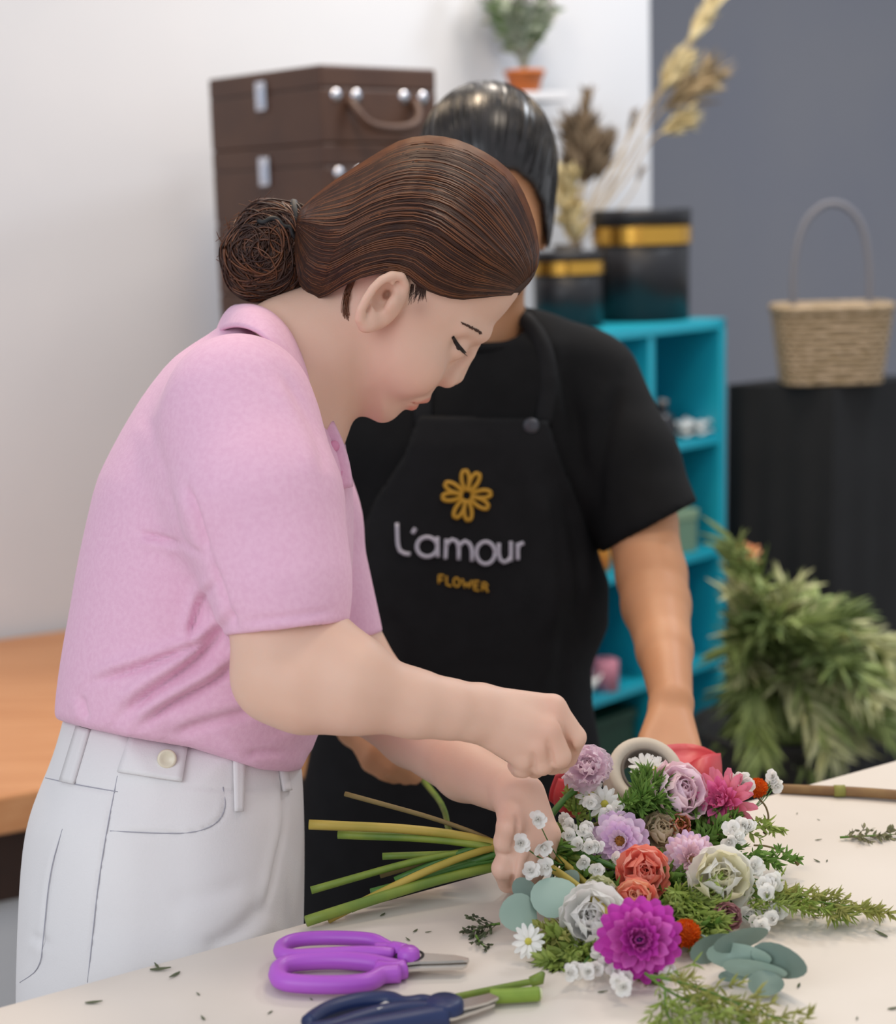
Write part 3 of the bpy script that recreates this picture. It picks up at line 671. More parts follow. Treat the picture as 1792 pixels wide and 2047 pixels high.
def head_fn(p):
    l = fh.loc(p).copy(); f = head_base(p)
    l[:, 2] = -np.abs(l[:, 2])
    # nose
    n = chain(l, [hl3(950, 687), hl3(932, 714), hl3(912, 750)], [.0050, .0060, .0078])
    n = smin(n, ellip(l, hl3(895, 757, -.0095), np.eye(3), (.0085, .0075, .0075)), .006)
    n = smin(n, cone(l, hl3(902, 757), hl3(884, 760), .0062, .0045), .004)
    n = smin(n, cone(l, hl3(938, 708, -.006), hl3(893, 752, -.012), .004, .0065), .008)
    f = smin(f, n, .0055)
    f = smax(f, -(np.linalg.norm(l-hl3(897, 769.5, -.0065), axis=1)-.0028), .003)
    # eyelid, brow ridge, cheek
    f = smax(f, -ellip(l, hl3(925, 695, -.040), np.eye(3), (.012, .012, .012)), .010)
    f = smin(f, np.linalg.norm(l-hl3(906, 690, -.0255), axis=1)-.0130, .004)
    f = smin(f, cone(l, hl3(922, 648, -.040), hl3(962, 666, -.014), .006, .007), .014)
    f = smin(f, ellip(l, hl3(828, 728, -.044), np.eye(3), (.026, .024, .018)), .02)
    # mouth
    up = chain(l, [hl3(850, 795, 0), hl3(843, 795, -.009), hl3(834, 797, -.017), hl3(825, 798, -.0235)], [.0052, .0048, .0036, .0015])
    lw = chain(l, [hl3(824, 808, 0), hl3(822, 806, -.009), hl3(820, 803, -.017)], [.0060, .0055, .0025])
    f = smin(f, up, .004); f = smin(f, lw, .004)
    f = smax(f, -chain(l, [hl3(843, 803, 0), hl3(834, 802, -.010), hl3(823, 800, -.023)], [.0014, .0012, .0008]), .002)
    # ear
    e = ellip(l, hl3(771, 598, -.073), EA, (.029, .017, .009))
    e = smax(e, -ellip(l, hl3(769, 592, -.085), EA, (.014, .009, .010)), .004)
    e = smax(e, -ellip(l, hl3(790, 565, -.088), EA, (.010, .0045, .006)), .003)
    e = smin(e, chain(l, helix, [.0035, .0038, .0040, .0040, .0040, .0040, .0040, .0042, .0050, .0055]), .004)
    e = smin(e, chain(l, [hl3(786, 566, -.084), hl3(765, 582, -.084), hl3(752, 606, -.083), hl3(747, 626, -.081)], [.0025, .003, .003, .003]), .004)
    e = smin(e, ellip(l, hl3(744, 640, -.078), EA, (.009, .0075, .0055)), .006)
    e = smin(e, ellip(l, hl3(788, 606, -.074), EA, (.010, .006, .006)), .005)
    f = smin(f, e, .005)
    f = smax(f, -ellip(l, hl3(769, 592, -.083), EA, (.0125, .0080, .0105)), .003)
    f = smax(f, -ellip(l, hl3(776, 588, -.074), EA, (.0045, .0035, .010)), .002)
    return smin(f, ellip(l, hl3(786, 604, -.079), EA, (.008, .0045, .0045)), .004)
NA = [P(515, 850, 1.430), P(540, 1110, 1.378), P(560, 1350, 1.36), P(610, 1370, 1.355), P(700, 1374, 1.355), P(830, 1407, 1.365), P(900, 1418, 1.373), P(952, 1423, 1.38)]
NAR = [.036, .038, .0375, .037, .0365, .0262, .0228, .0212]
FA = [P(590, 850, 1.69), P(672, 1250, 1.67), P(738, 1385, 1.66), P(830, 1462, 1.62), P(930, 1540, 1.530), P(1020, 1583, 1.468)]
FAR_ = [.045, .037, .039, .034, .0265, .0205]
def finger(p, pts, rs): return chain(p, [P(*q) for q in pts], rs, k=.002)
def hand_near(p):
    pal = None
    for a, b, r1, r2 in [((962, 1402, 1.385), (1104, 1417, 1.385), .0135, .0118), ((966, 1418, 1.378), (1096, 1458, 1.374), .0145, .0118), ((962, 1436, 1.378), (1075, 1491, 1.375), .0140, .0112), ((955, 1450, 1.382), (1049, 1515, 1.381), .0130, .0100)]:
        c = cone(p, P(*a), P(*b), r1, r2); pal = c if pal is None else smin(pal, c, .009)
    pal = smin(pal, cone(p, P(985, 1425, 1.398), P(1070, 1470, 1.402), .014, .014), .012)
    fs = None
    for pts, rs in [([(1106, 1416, 1.384), (1149, 1474, 1.388), (1134, 1513, 1.412), (1108, 1528, 1.424)], [.0108, .0096, .0086, .0074]),
                    ([(1097, 1458, 1.373), (1118, 1512, 1.376), (1104, 1527, 1.402), (1084, 1522, 1.416)], [.0110, .0098, .0088, .0075]),
                    ([(1076, 1491, 1.374), (1084, 1527, 1.378), (1070, 1535, 1.402), (1055, 1528, 1.412)], [.0106, .0092, .0083, .0072]),
                    ([(1050, 1515, 1.380), (1046, 1535, 1.386), (1038, 1536, 1.405), (1030, 1530, 1.412)], [.0098, .0080, .0073, .0065]),
                    ([(985, 1432, 1.408), (1045, 1478, 1.428), (1092, 1512, 1.436), (1122, 1528, 1.432)], [.0130, .0115, .0102, .0080])]:
        c = finger(p, pts, rs); fs = c if fs is None else smin(fs, c, .0012)
    return smin(pal, fs, .004)
LD = -0.054
def hand_far(p):
    pal = None
    for a, b, r1, r2 in [((1022, 1596, 1.507), (1026, 1688, 1.487), .0140, .0112), ((1036, 1592, 1.503), (1050, 1695, 1.481), .0145, .0115), ((1050, 1588, 1.505), (1076, 1689, 1.483), .0140, .0112), ((1058, 1584, 1.510), (1096, 1668, 1.489), .0125, .0102)]:
        c = cone(p, P(*a[:2], a[2]+LD), P(*b[:2], b[2]+LD), r1, r2); pal = c if pal is None else smin(pal, c, .009)
    fs = None
    for pts, rs in [([(1026, 1690, 1.486), (1006, 1736, 1.479), (1016, 1764, 1.500), (1034, 1768, 1.524)], [.0106, .0096, .0086, .0074]),
                    ([(1050, 1696, 1.480), (1034, 1742, 1.476), (1038, 1764, 1.500), (1050, 1762, 1.526)], [.0108, .0098, .0088, .0075]),
                    ([(1077, 1690, 1.482), (1066, 1732, 1.482), (1066, 1748, 1.508), (1075, 1742, 1.530)], [.0105, .0093, .0084, .0072]),
                    ([(1097, 1668, 1.488), (1092, 1706, 1.488), (1090, 1722, 1.512), (1096, 1718, 1.528)], [.0098, .0082, .0074, .0065]),
                    ([(1026, 1612, 1.498), (1020, 1652, 1.474), (1012, 1682, 1.478), (1008, 1700, 1.494)], [.0135, .0115, .0104, .0082])]:
        c = finger(p, [(a, b, d+LD) for a, b, d in pts], rs); fs = c if fs is None else smin(fs, c, .0012)
    return smin(pal, fs, .004)
def boxed(fn, lo, hi, p, out):
    m_ = ((p > lo) & (p < hi)).all(1); r = np.full(len(p), .2, np.float32)
    if m_.any(): r[m_] = fn(p[m_])
    return r
def bounds(pts, pad): pts = np.array(pts); return pts.min(0)-pad, pts.max(0)+pad
G1 = [hits(hand_near, resample(q, 10), 1.33, 1.47) for q in ([(1118, 1440), (1132, 1470), (1146, 1506)], [(1095, 1478), (1100, 1500), (1104, 1524)], [(1066, 1508), (1067, 1522), (1067, 1540)])]
G2 = [hits(hand_far, smoothline(q, 10), 1.38, 1.52) for q in ([(1034, 1632), (1036, 1660), (1028, 1690)], [(1036, 1700), (1024, 1730), (1026, 1775)], [(1063, 1706), (1052, 1735), (1052, 1772)], [(1088, 1690), (1080, 1715), (1080, 1745)])]
def grooved(fn, lines, r):
    def g(p):
        f = fn(p)
        for ln in lines: f = smax(f, -chain(p, ln[::3], [r*.5, r, r, r][:len(ln[::3])]), .0025)
        return f
    return g
hand_near_g, hand_far_g = grooved(hand_near, G1, .0022), grooved(hand_far, G2, .0022)
HB = bounds([P(600, 280, 1.45), P(1080, 860, 1.65)], .05); N1B = bounds([P(940, 1380, 1.36), P(1170, 1550, 1.45)], .04); N2B = bounds([P(990, 1560, 1.41), P(1120, 1790, 1.51)], .05)
def body1(p):
    f = boxed(head_fn, *HB, p, .2)
    nk = cone(p, P(728, 640, HD), P(590, 732, HD), .051, .054)
    nk = smin(nk, cone(p, P(590, 732, HD), P(470, 1000, HD), .060, .085), .03)
    nk = smin(nk, cone(p, P(470, 1000, HD), P(385, 1400, HD), .085, .095), .02)
    nk = smin(nk, cone(p, P(540, 830, HD), NA[0], .045, .036), .03); nk = smin(nk, cone(p, P(560, 810, HD), FA[0], .05, .045), .03)
    f = smin(f, nk, .016)
    a = chain(p, NA, NAR, k=.010)
    a = smin(a, cone(p, P(600, 1270, 1.368), P(690, 1345, 1.358), .036, .034), .012)
    a = smin(a, boxed(hand_near_g, *N1B, p, .2), .010)
    a = smin(a, np.linalg.norm(p-P(944, 1450, 1.372).astype(np.float32), axis=1)-.0095, .010)   # ulnar bump
    b = chain(p, FA, FAR_, k=.010); b = smin(b, boxed(hand_far_g, *N2B, p, .2), .010)
    return np.minimum(np.minimum(smin(f, a, .004), 9), smin(f, b, .004))
lo, hi = bounds([P(480, 290, 1.5), P(1170, 300, 1.6), P(600, 1560, 1.30), P(1180, 1800, 1.6), P(330, 1400, 1.75), P(480, 1000, 1.3)], .06)
V, F = surface_nets(body1, lo, hi, .0018)
woman = obj('person', (V, F), M_skin)
tag(woman, 'woman in pink polo shirt and white trousers bending over the bouquet', 'person')
l = fh.loc(V).astype(float); l[:, 2] = -np.abs(l[:, 2])
lip = np.minimum(chain(l, [hl3(851, 798, 0), hl3(844, 798, -.009), hl3(834, 798.5, -.017), hl3(825, 798.5, -.0235)], [.0058, .0052, .0036, .0018]), chain(l, [hl3(825, 809, 0), hl3(823, 807, -.009), hl3(820, 803, -.017)], [.0064, .006, .003]))
wl_ = np.clip(0.5-lip/.0016, 0, 1)[:, None]
ck = np.exp(-(np.linalg.norm(l-hl3(845, 745, -.05), axis=1)/.03)**2)[:, None]*.35
hr = np.exp(-(np.linalg.norm((l-hl3(838, 612, -.07))*np.array([1, 1, .3]), axis=1)/.011)**2)[:, None]*.45
tint = np.ones((len(V), 3)); tint = tint*(1-ck)+np.array([1.0, .88, .86])*ck; tint = tint*(1-wl_)+np.array([.93, .60, .58])*wl_; tint = tint*(1-hr)+np.array([.45, .36, .34])*hr
for q in [P(1104, 1452, 1.37), P(1081, 1487, 1.37), P(1106, 1412, 1.375), P(1020, 1645, 1.42)]:
    k_ = np.exp(-(np.linalg.norm(V-q, axis=1)/.013)**2)[:, None]*.5; tint = tint*(1-k_)+tint*np.array([1.0, .86, .84])*k_
at_ = woman.data.color_attributes.new('tint', 'FLOAT_COLOR', 'POINT'); at_.data.foreach_set('color', np.hstack([tint, np.ones((len(V), 1))]).astype(np.float32).ravel())

# ------------------------------------------------------------------ hair
hair_top = [(1037, 588), (1065, 560), (1080, 521), (1077, 482), (1069, 443), (1056, 408), (1041, 373), (1018, 341), (983, 314), (940, 291), (901, 277), (854, 273), (811, 279), (772, 298), (713, 334), (659, 369), (604, 412)]
hair_low = [(1037, 590), (1000, 589), (967, 592), (909, 596), (877, 588), (852, 578), (838, 574), (828, 566), (820, 556), (806, 544), (765, 541), (722, 553), (692, 567), (645, 596), (620, 585), (602, 565), (594, 510), (592, 450)]
hp_ = hair_top+[(590, 440), (585, 500), (592, 570), (640, 640), (760, 720), (900, 700), (1000, 645)]
hairW = lambda q: headW(q)+.008
hair_sil = Profile(fh, hp_, hairW, lambda q: headR(q)+.002, smooth_it=1)
grow = [(820+(x-820)*1.12, 470+(y-470)*1.12) for x, y in hair_top[1:]]
hair_clip = Grid2(np.vstack([fh.uvs(hp_), fh.uvs(grow)]), lambda q, c=fh.uvs([(1044, 590)]+grow+[(575, 400)]+hair_low[::-1]): poly_dist(q, c))
def hair_fn(p):
    l = fh.loc(p); return smax(hair_sil(p), -hair_clip(l[:, 0], l[:, 1]), .005)
lo, hi = bounds([P(560, 260, 1.44), P(1100, 660, 1.66), P(560, 660, 1.44), P(1100, 260, 1.66)], .02)
V, F = surface_nets(hair_fn, lo, hi, .0022)
hair = obj('hair', (V, F), M_hair, woman)
topl = resample(np.array(hair_top)[1:]*0.985+np.array([820, 470])*0.015, 40); topl = np.vstack([topl, [(594, 442)]])
lowl = np.array(hair_low)[[0, 1, 2, 3, 4, 5]+[9, 10, 11, 12, 13, 14, 15, 16, 17]]
A = resample(topl, 26); B = resample(lowl, 26)
def flow(s, jit):
    s = s[:, None, None]; q = A[None]*(1-s)+B[None]*s
    # belly the middle strands slightly forwards at the brow
    q = q+jit; return q
def on_hair(q, sign, lift):
    n_, m_, _ = q.shape; uv = np.array([fh.uv(x, y) for x, y in q.reshape(-1, 2)]); h = hair_sil.half(uv[:, 0].astype(np.float32), uv[:, 1].astype(np.float32))
    w = sign*(h+lift.ravel()); 
    return fh.world(np.stack([uv[:, 0], uv[:, 1], w], 1)).reshape(n_, m_, 3)
def hair_layer(n, sign, seed, rad, s_lo=0.0, s_hi=1.0, liftmax=.0022, trim=True):
    rg = np.random.default_rng(seed); s = s_lo+(s_hi-s_lo)*rg.random(n); ph = rg.random((n, 1))*6.3; t = np.linspace(0, 1, 26)[None]
    jit = np.stack([3*np.sin(ph+t*5)*np.sin(np.pi*t), 4*np.sin(ph*2+t*(3+2*rg.random((n, 1))))*np.sin(np.pi*t)], 2)
    lift = .0003+liftmax*rg.random((n, 1))*np.sin(np.pi*(0.12+0.86*t))
    return strands(on_hair(flow(s, jit), sign, lift), rad*np.clip(np.sin(np.pi*(.03+.94*t))*1.6, .25, 1))
for sg, sd in ((-1, 1), (1, 2)):
    h_ = obj('hair_strands', hair_layer(900 if sg < 0 else 350, sg, sd, .00075), M_hair, hair); tag(h_, kind='stuff')
    h_ = obj('hair_strands', hair_layer(170 if sg < 0 else 90, sg, sd+5, .00065, liftmax=.003), M_hair2, hair); tag(h_, kind='stuff')
h_ = obj('hair_strands', hair_layer(220, -1, 9, .0008, 0, .045, .004), M_hair2, hair); tag(h_, kind='stuff')  # copper strands along the crown put the warm back-light rim into the hair colour
# loose wisps before and behind the ear
ws_ = []
rg = np.random.default_rng(3)
for i in range(30):
    j = rg.normal(size=2)*2.4
    pts = smoothline(np.array([(712, 556), (698, 585), (695, 620), (700, 645), (713, 667)])+j+np.outer(np.linspace(0, 1, 5), rg.normal(size=2)*3), 14); ws_.append(pts)
ws_ = np.array(ws_); uvw = np.array([fh.uv(x, y) for x, y in ws_.reshape(-1, 2)])
hw = head_base.half(uvw[:, 0].astype(np.float32), uvw[:, 1].astype(np.float32)); hw = np.maximum(hw, .052)+.002+.003*rg.random(len(hw))
tag(obj('hair_wisps', strands(fh.world(np.stack([uvw[:, 0], uvw[:, 1], -hw], 1)).reshape(30, 14, 3), .0004*np.linspace(1, .4, 14)[None]), M_hair2, hair), kind='stuff')
# bun
def bun_fn(p):
    f = chain(p, [P(588, 462, HD), P(548, 478, HD), P(515, 520, HD), P(506, 548, HD)], [.022, .031, .030, .020], k=.01)
    f = smin(f, np.linalg.norm(p-P(556, 532, 1.545).astype(np.float32), axis=1)-.026, .012)
    return smin(f, np.linalg.norm(p-P(530, 452, 1.55).astype(np.float32), axis=1)-.015, .012)
lo, hi = bounds([P(450, 400, 1.48), P(620, 600, 1.62)], .03)
V, F = surface_nets(bun_fn, lo, hi, .0025); bun = obj('hair_bun', (V, F), M_hair, woman)
vi = rg.choice(len(V), 1100); bc = P(540, 500, HD); tie_p = P(600, 455, HD); axb = nrm(fh.w+.25*fh.u)
def bun_dir(p, g_, s_=rg.choice([-1, 1], 1100, p=[.25, .75])[:, None], nz=rg.normal(size=(1100, 3))*.28):
    return s_*np.cross(axb+nz, p-bc)/.03+.25*nz
H = walk(bun_fn, V[vi], bun_dir, 14, .0042, .0005+.0035*rg.random(1100)**2)
sel = rg.random(1100) < .6; tp = .0009*np.clip(np.sin(np.pi*np.linspace(.08, .97, 14))*1.5, .2, 1)[None]
tag(obj('hair_strands', strands(H[sel], tp), M_hair, bun), kind='stuff'); tag(obj('hair_strands', strands(H[~sel], tp), M_hair2, bun), kind='stuff')
fz = []
for i in range(70):
    a_ = rg.random()*math.pi*1.2+math.pi*.45; c_ = bc+.036*(math.cos(a_)*fh.u*.95+math.sin(a_)*-fh.v*1.0)+rg.normal(size=3)*.004
    d_ = math.cos(a_)*fh.u-math.sin(a_)*fh.v; t_ = np.cross(fh.w, d_)*rg.choice([-1, 1]); fz.append(smoothline([c_-d_*.004, c_+d_*.004+t_*.004, c_+d_*(.004+.006*rg.random())+t_*.012], 8))
tag(obj('hair_wisps', strands(np.array(fz), .00035), M_hair2, bun), kind='stuff')
th_ = np.linspace(0, 2*math.pi, 30, endpoint=False); c_ = P(598, 458, HD); ax1 = nrm(P(606, 500, HD)-P(590, 420, HD))
ringp = np.array([c_+.024*math.sin(a)*ax1+.024*math.cos(a)*fh.w for a in th_])
obj('hair_tie', tube(ringp, .0042, 8, closed=True), M_black, woman)
obj('hair_tie', tube(hits(bun_fn, smoothline([(517, 442), (528, 446), (541, 436), (556, 438), (566, 455), (580, 452), (584, 470), (596, 478)], 24), 1.46, 1.62, .002), .0026, 6), M_black, woman)
# brow, lashes
sb = []
def _sb(): 
    for i in range(70):
        t = rg.random(); c = np.array([820+34*rg.random(), 566+10*rg.random()]); L_ = 14+26*rg.random()*(1-abs(t-.4)); sb.append(resample([c, c+np.array([-1, L_*.5]), c+np.array([-5+3*rg.normal(), L_])], 5))
_sb()
def face_strands(name, lines, r, m_, lift=.0006):
    n_ = len(lines[0]); H = hits(head_fn, np.array(lines).reshape(-1, 2), 1.44, 1.60, lift).reshape(len(lines), n_, 3)
    tag(obj(name, strands(H, r*np.linspace(1, .35, n_)[None]), m_, woman), kind='stuff')
face_strands('sideburn', sb, .0003, M_hair, .0004)
M_brow = mat('brow_hair', '4B3026', 0.6); M_lash = mat('lash_black', '241714', 0.6)
bl_ = []
for i in range(70):
    t = rg.random(); c = np.array([928+36*t, 648.5+15*t+3*t*t]); wd_ = 1.2+3.0*t; bl_.append(resample([c+np.array([0, rg.normal()*wd_*.6]), c+np.array([-6, -4+rg.normal()])], 5))
face_strands('eyebrow', bl_, .00055, M_brow)
ls = [resample(smoothline([(906+rg.normal()*.6, 674+rg.normal()*.6), (911, 684), (917, 693), (926, 700), (932, 705)], 8)+np.outer(np.sin(np.linspace(.4, 3.0, 8)), [1.0*rg.normal(), 1.7*rg.normal()]), 8) for i in range(30)]
face_strands('eyelid_line', ls, .0008, M_lash, .0004)
ls = []
for i in range(26):
    t = i/25; c = np.array([908+20*t, 679+24*t]); ls.append(resample([c, c+np.array([1+2*t, 6+3*math.sin(3*t)]), c+np.array([4+3*t, 9])], 5))
face_strands('eyelashes', ls, .0005, M_lash, .0012)
e_ = near_hit(head_fn, 917, 695, 1.44, 1.6); V, F = lathe([(0, .0012), (.0016, .0010), (.0026, .0002), (.0028, -.001)], 16)
obj('eye', (xf((V, F), align_z(e_, nrm(CAM-e_)+np.array([.2, 0, -.3])))), mat('iris_dark', '1C100C', 0.15), woman)

# ------------------------------------------------------------------ polo shirt
fs_ = Frame(430, 1080, HD)
torso_poly = [(470, 628), (425, 664), (380, 692), (340, 722), (290, 785), (250, 850), (215, 915), (192, 965), (170, 1060), (155, 1130), (140, 1220), (125, 1300), (115, 1370), (110, 1420), (112, 1500), (130, 1600), (600, 1640), (612, 1560), (622, 1500), (642, 1450), (662, 1400), (684, 1300), (698, 1200), (706, 1100),
              (706, 1000), (700, 935), (682, 885), (657, 842), (632, 800), (600, 745), (565, 690), (520, 645)]
tv = lambda y: fs_.uv(430, y)[1]
shW = lambda q: np.interp(q[:, 1], [tv(620), tv(720), tv(850), tv(1000), tv(1200), tv(1350), tv(1460), tv(1560)], [.085, .125, .142, .148, .144, .142, .134, .122])
tuck = [(90, 560), (90, 1441), (122, 1441), (180, 1457), (250, 1472), (380, 1494), (470, 1522), (520, 1538), (575, 1543), (602, 1538), (620, 1510), (760, 1480), (760, 560)]
shirt_body = Profile(fs_, torso_poly, shW, .105, clip=tuck, k=.008)
def halfplane(a, b, d):
    """plane through two pixels at depth d along the sight direction; positive on the lower side"""
    A_, B_ = P(*a, d), P(*b, d); n = np.cross(B_-A_, nrm((A_+B_)/2-CAM)); n = nrm(n); 
    if n[2] > 0: n = -n
    return A_.astype(np.float32), n.astype(np.float32)
c1 = halfplane((472, 1268), (680, 1245), 1.37); c2 = halfplane((690, 1284), (770, 1262), 1.66)
def sleeves(p):
    a = chain(p, [P(478, 815, 1.425), P(520, 1010, 1.388), P(560, 1160, 1.372), P(584, 1300, 1.368)], [.062, .0625, .0510, .0445], k=.03)
    a = smax(a, (p-c1[0])@c1[1], .002)
    a = smax(a, -np.maximum(cone(p, P(560, 1160, 1.372), P(588, 1320, 1.368), .0475, .0420), -((p-c1[0])@c1[1])-.02), .001)
    b = chain(p, [P(560, 830, 1.67), P(618, 1040, 1.675), P(684, 1300, 1.665)], [.058, .048, .0430], k=.02)
    b = smax(b, (p-c2[0])@c2[1], .002)
    b = smax(b, -np.maximum(cone(p, P(655, 1200, 1.668), P(690, 1330, 1.665), .0370, .0340), -((p-c2[0])@c2[1])-.02), .001)
    return a, b
def shirt_fn(p):
    f = shirt_body(p); a, b = sleeves(p)
    a = smin(a, cone(p, P(470, 815, 1.48), P(482, 880, 1.425), .043, .057), .03)
    f = smin(f, a, .034); f = smin(f, b, .022)
    # neck opening
    return smax(f, -cone(p, P(640, 690, HD), P(560, 755, HD), .056, .050), .006)
lo, hi = bounds([P(100, 600, 1.32), P(100, 1560, 1.32), P(780, 1300, 1.32), P(780, 620, 1.74), P(100, 1560, 1.74), P(780, 1500, 1.74)], .03)
V, F = surface_nets(shirt_fn, lo, hi, .0027)
folds = [([(335, 963), (346, 1020), (354, 1059), (368, 1092), (416, 1111)], .0028, 8, .0008), ([(368, 963), (392, 1025), (406, 1078), (420, 1115)], .0034, 9, .0012), ([(277, 1066), (325, 1078), (368, 1090)], .0035, 5, .001),
         ([(420, 1111), (436, 1164), (459, 1226), (476, 1266)], .0032, 9, .0), ([(430, 1162), (402, 1198), (387, 1250), (378, 1281)], .0035, 7, .0025), ([(454, 1241), (406, 1284), (339, 1313), (258, 1341), (181, 1365)], .0045, 9, .003),
         ([(459, 1231), (426, 1289), (368, 1341), (301, 1384), (239, 1432)], .006, 11, .005), ([(483, 1317), (426, 1365), (339, 1408), (277, 1456)], .006, 10, .005), ([(160, 1390), (165, 1410), (174, 1440)], .0025, 8, .001),
         ([(520, 1420), (430, 1440), (340, 1470)], .004, 14, .003), ([(490, 1508), (540, 1502), (580, 1506)], .0022, 7, .001), ([(560, 735), (600, 800), (640, 880), (655, 960)], .002, 14, .001),
         ([(482, 1243), (580, 1234), (676, 1220)], .0012, 4, .0004), ([(300, 830), (315, 900), (335, 963)], .0018, 12, .001), ([(560, 1460), (590, 1430), (610, 1400)], .004, 10, .003)]
V = wrinkle(V, F, [(a, b*1.5, max(c*.85, 6.5), d*1.6) for a, b, c, d in folds], 1.53)
shirt = obj('polo_shirt', (V, F), M_pink, woman); shirt['label'] = 'pink pique polo shirt tucked at the waist'
inn = [(469, 611, 1.55), (490, 609, 1.515), (516, 612, 1.493), (546, 626, 1.484), (579, 661, 1.482), (603, 714, 1.486), (622, 762, 1.500), (642, 812, 1.532)]
out = [(432, 668, 1.55), (452, 654, 1.490), (486, 652, 1.452), (520, 666, 1.437), (546, 693, 1.432), (575, 733, 1.437), (604, 776, 1.456), (632, 846, 1.508)]
def collar(side):
    a = smoothline([P(x, y, HD+side*(HD-d)*-1) for x, y, d in inn], 30); b = smoothline([P(x, y, HD+side*(HD-d)*-1) for x, y, d in out], 30)
    st = smoothline([P(x+(14 if i < 3 else 4), y+38, HD-side*(HD-d)*.93) for i, (x, y, d) in enumerate(inn)], 30)
    G = []
    for t in np.linspace(0, 1, 5): G.append(st*(1-t)+a*t+0)
    for t in np.linspace(.15, 1, 8):
        bow = .0045*math.sin(math.pi*t); n_ = a*(1-t)+b*t; G.append(n_+np.array([0, -side*bow, bow]))
    return sheet(np.array(G), .0028)
for sd in (1, -1): obj('collar', collar(sd), M_pink, shirt)
pl = hits(shirt_fn, smoothline([(653, 850), (672, 890), (684, 930), (690, 975)], 14), 1.40, 1.6, .002)
obj('placket', tube(pl, .0075, 8, flat=(nrm(FWD), .35)), M_pink, shirt)
for x, y in ((668, 892), (686, 948)):
    b_ = near_hit(shirt_fn, x, y, 1.40, 1.6); obj('button', xf(lathe([(0, .003), (.004, .003), (.005, .0015), (.005, -.001)], 14), align_z(b_, nrm(CAM-b_)+np.array([.8, 0, 0]))), mat('pink_button', 'D98DB0', 0.3), shirt)

# ------------------------------------------------------------------ white trousers
ft = Frame(330, 1720, HD)
tr_poly = [(128, 1360), (128, 1436), (118, 1475), (102, 1525), (81, 1575), (62, 1625), (49, 1680), (41, 1760), (36, 1860), (33, 1960), (33, 2060), (40, 2160), (60, 2240), (580, 2240), (600, 2150), (604, 1950), (606, 1840), (608, 1700), (606, 1600), (602, 1530), (600, 1380)]
ty = lambda y: ft.uv(330, y)[1]
trW = lambda q: np.interp(q[:, 1], [ty(1430), ty(1500), ty(1650), ty(1800), ty(2100)], [.139, .143, .156, .160, .160])
tr_clip = [(60, 1439), (124, 1437), (180, 1452), (250, 1467), (380, 1490), (470, 1514), (560, 1534), (640, 1530), (660, 2300), (0, 2300), (0, 1700)]
tr_prof = Profile(ft, tr_poly, trW, .11, clip=tr_clip, k=.004)
hipn, hipf = P(310, 2060, 1.475), P(330, 2060, 1.625)
ankn, ankf = np.array([hipn[0]+.02, hipn[1], .085]), np.array([hipf[0]-.01, hipf[1], .085])
def trousers_fn(p):
    f = tr_prof(p)
    for h_, a_ in ((hipn, ankn), (hipf, ankf)): f = smin(f, chain(p, [h_, h_*.5+a_*.5+np.array([.015, 0, 0]), a_], [.078, .068, .062]), .03)
    return smax(f, -(p[:, 2]-.05), .004)
lo, hi = bounds([P(20, 1420, 1.38), P(620, 1420, 1.72), P(20, 2200, 1.38), P(620, 2200, 1.72)], .02); lo[2] = .03
V, F = surface_nets(trousers_fn, lo, hi, .0032)
tfold = [([(91, 1555), (140, 1566), (201, 1577), (240, 1582)], .0012, 4, .0006), ([(235, 1551), (216, 1646), (197, 1760), (186, 1862), (175, 1964)], .0016, 4, .0007), ([(446, 1573), (453, 1615), (436, 1646), (395, 1664), (334, 1667), (220, 1661)], .0016, 4, .0008),
         ([(125, 1657), (99, 1744), (87, 1873), (80, 1938), (38, 1964)], .0016, 4, .0008), ([(556, 1548), (568, 1592), (572, 1646), (554, 1721), (543, 1778), (529, 1820)], .0050, 6, .002), ([(370, 1573), (440, 1578), (540, 1582)], .0010, 4, .0005),
         ([(400, 1900), (470, 1870), (540, 1800)], .004, 18, .003), ([(60, 1870), (85, 1880), (100, 1890)], .002, 8, .001), ([(330, 1800), (420, 1790), (500, 1760)], .0015, 20, .001)]
V = wrinkle(V, F, tfold, 1.53)
trs = obj('trousers', (V, F), M_denim, woman); trs['label'] = 'white high waisted denim trousers with buttoned side tab'
def seam(pts, r=.00042, lift=.0003):
    obj('seam', tube(hits(trousers_fn, smoothline(pts, 30, 2), 1.36, 1.62, lift-.0007), r, 5), M_seam, trs)
for s_ in ([(91, 1555), (140, 1566), (201, 1577), (236, 1583)], [(235, 1551), (216, 1646), (197, 1760), (186, 1862), (175, 1964)], [(446, 1573), (453, 1615), (436, 1646), (395, 1664), (334, 1667), (220, 1661)], [(125, 1657), (99, 1744), (87, 1873), (80, 1938), (40, 1964)]): seam(s_)
def patch(name, quad, nu, nv, th__, lift, m_, par, fn=trousers_fn, d=(1.36, 1.62)):
    """strip lying on the cloth: quad corners px (tl,tr,br,bl)"""
    tl, tr_, br, bl = [np.array(q, float) for q in quad]; g_ = []
    for i in range(nu):
        for j in range(nv):
            s, t = i/(nu-1), j/(nv-1); g_.append((tl*(1-t)+tr_*t)*(1-s)+(bl*(1-t)+br*t)*s)
    G = hits(fn, np.array(g_), *d, lift).reshape(nu, nv, 3)
    return obj(name, sheet(G, th__), m_, par)
patch('belt_loop', [(154, 1452), (178, 1458), (146, 1567), (120, 1562)], 12, 4, .003, .0035, M_denim, trs)
patch('belt_loop', [(467, 1508), (491, 1514), (486, 1622), (470, 1622)], 12, 4, .003, .0035, M_denim, trs)
patch('belt_loop', [(560, 1536), (574, 1538), (582, 1580), (568, 1582)], 8, 3, .003, .0035, M_denim, trs)
tab = patch('waist_tab', [(262, 1464), (376, 1490), (364, 1562), (235, 1543)], 10, 10, .003, .0035, M_denim, trs)
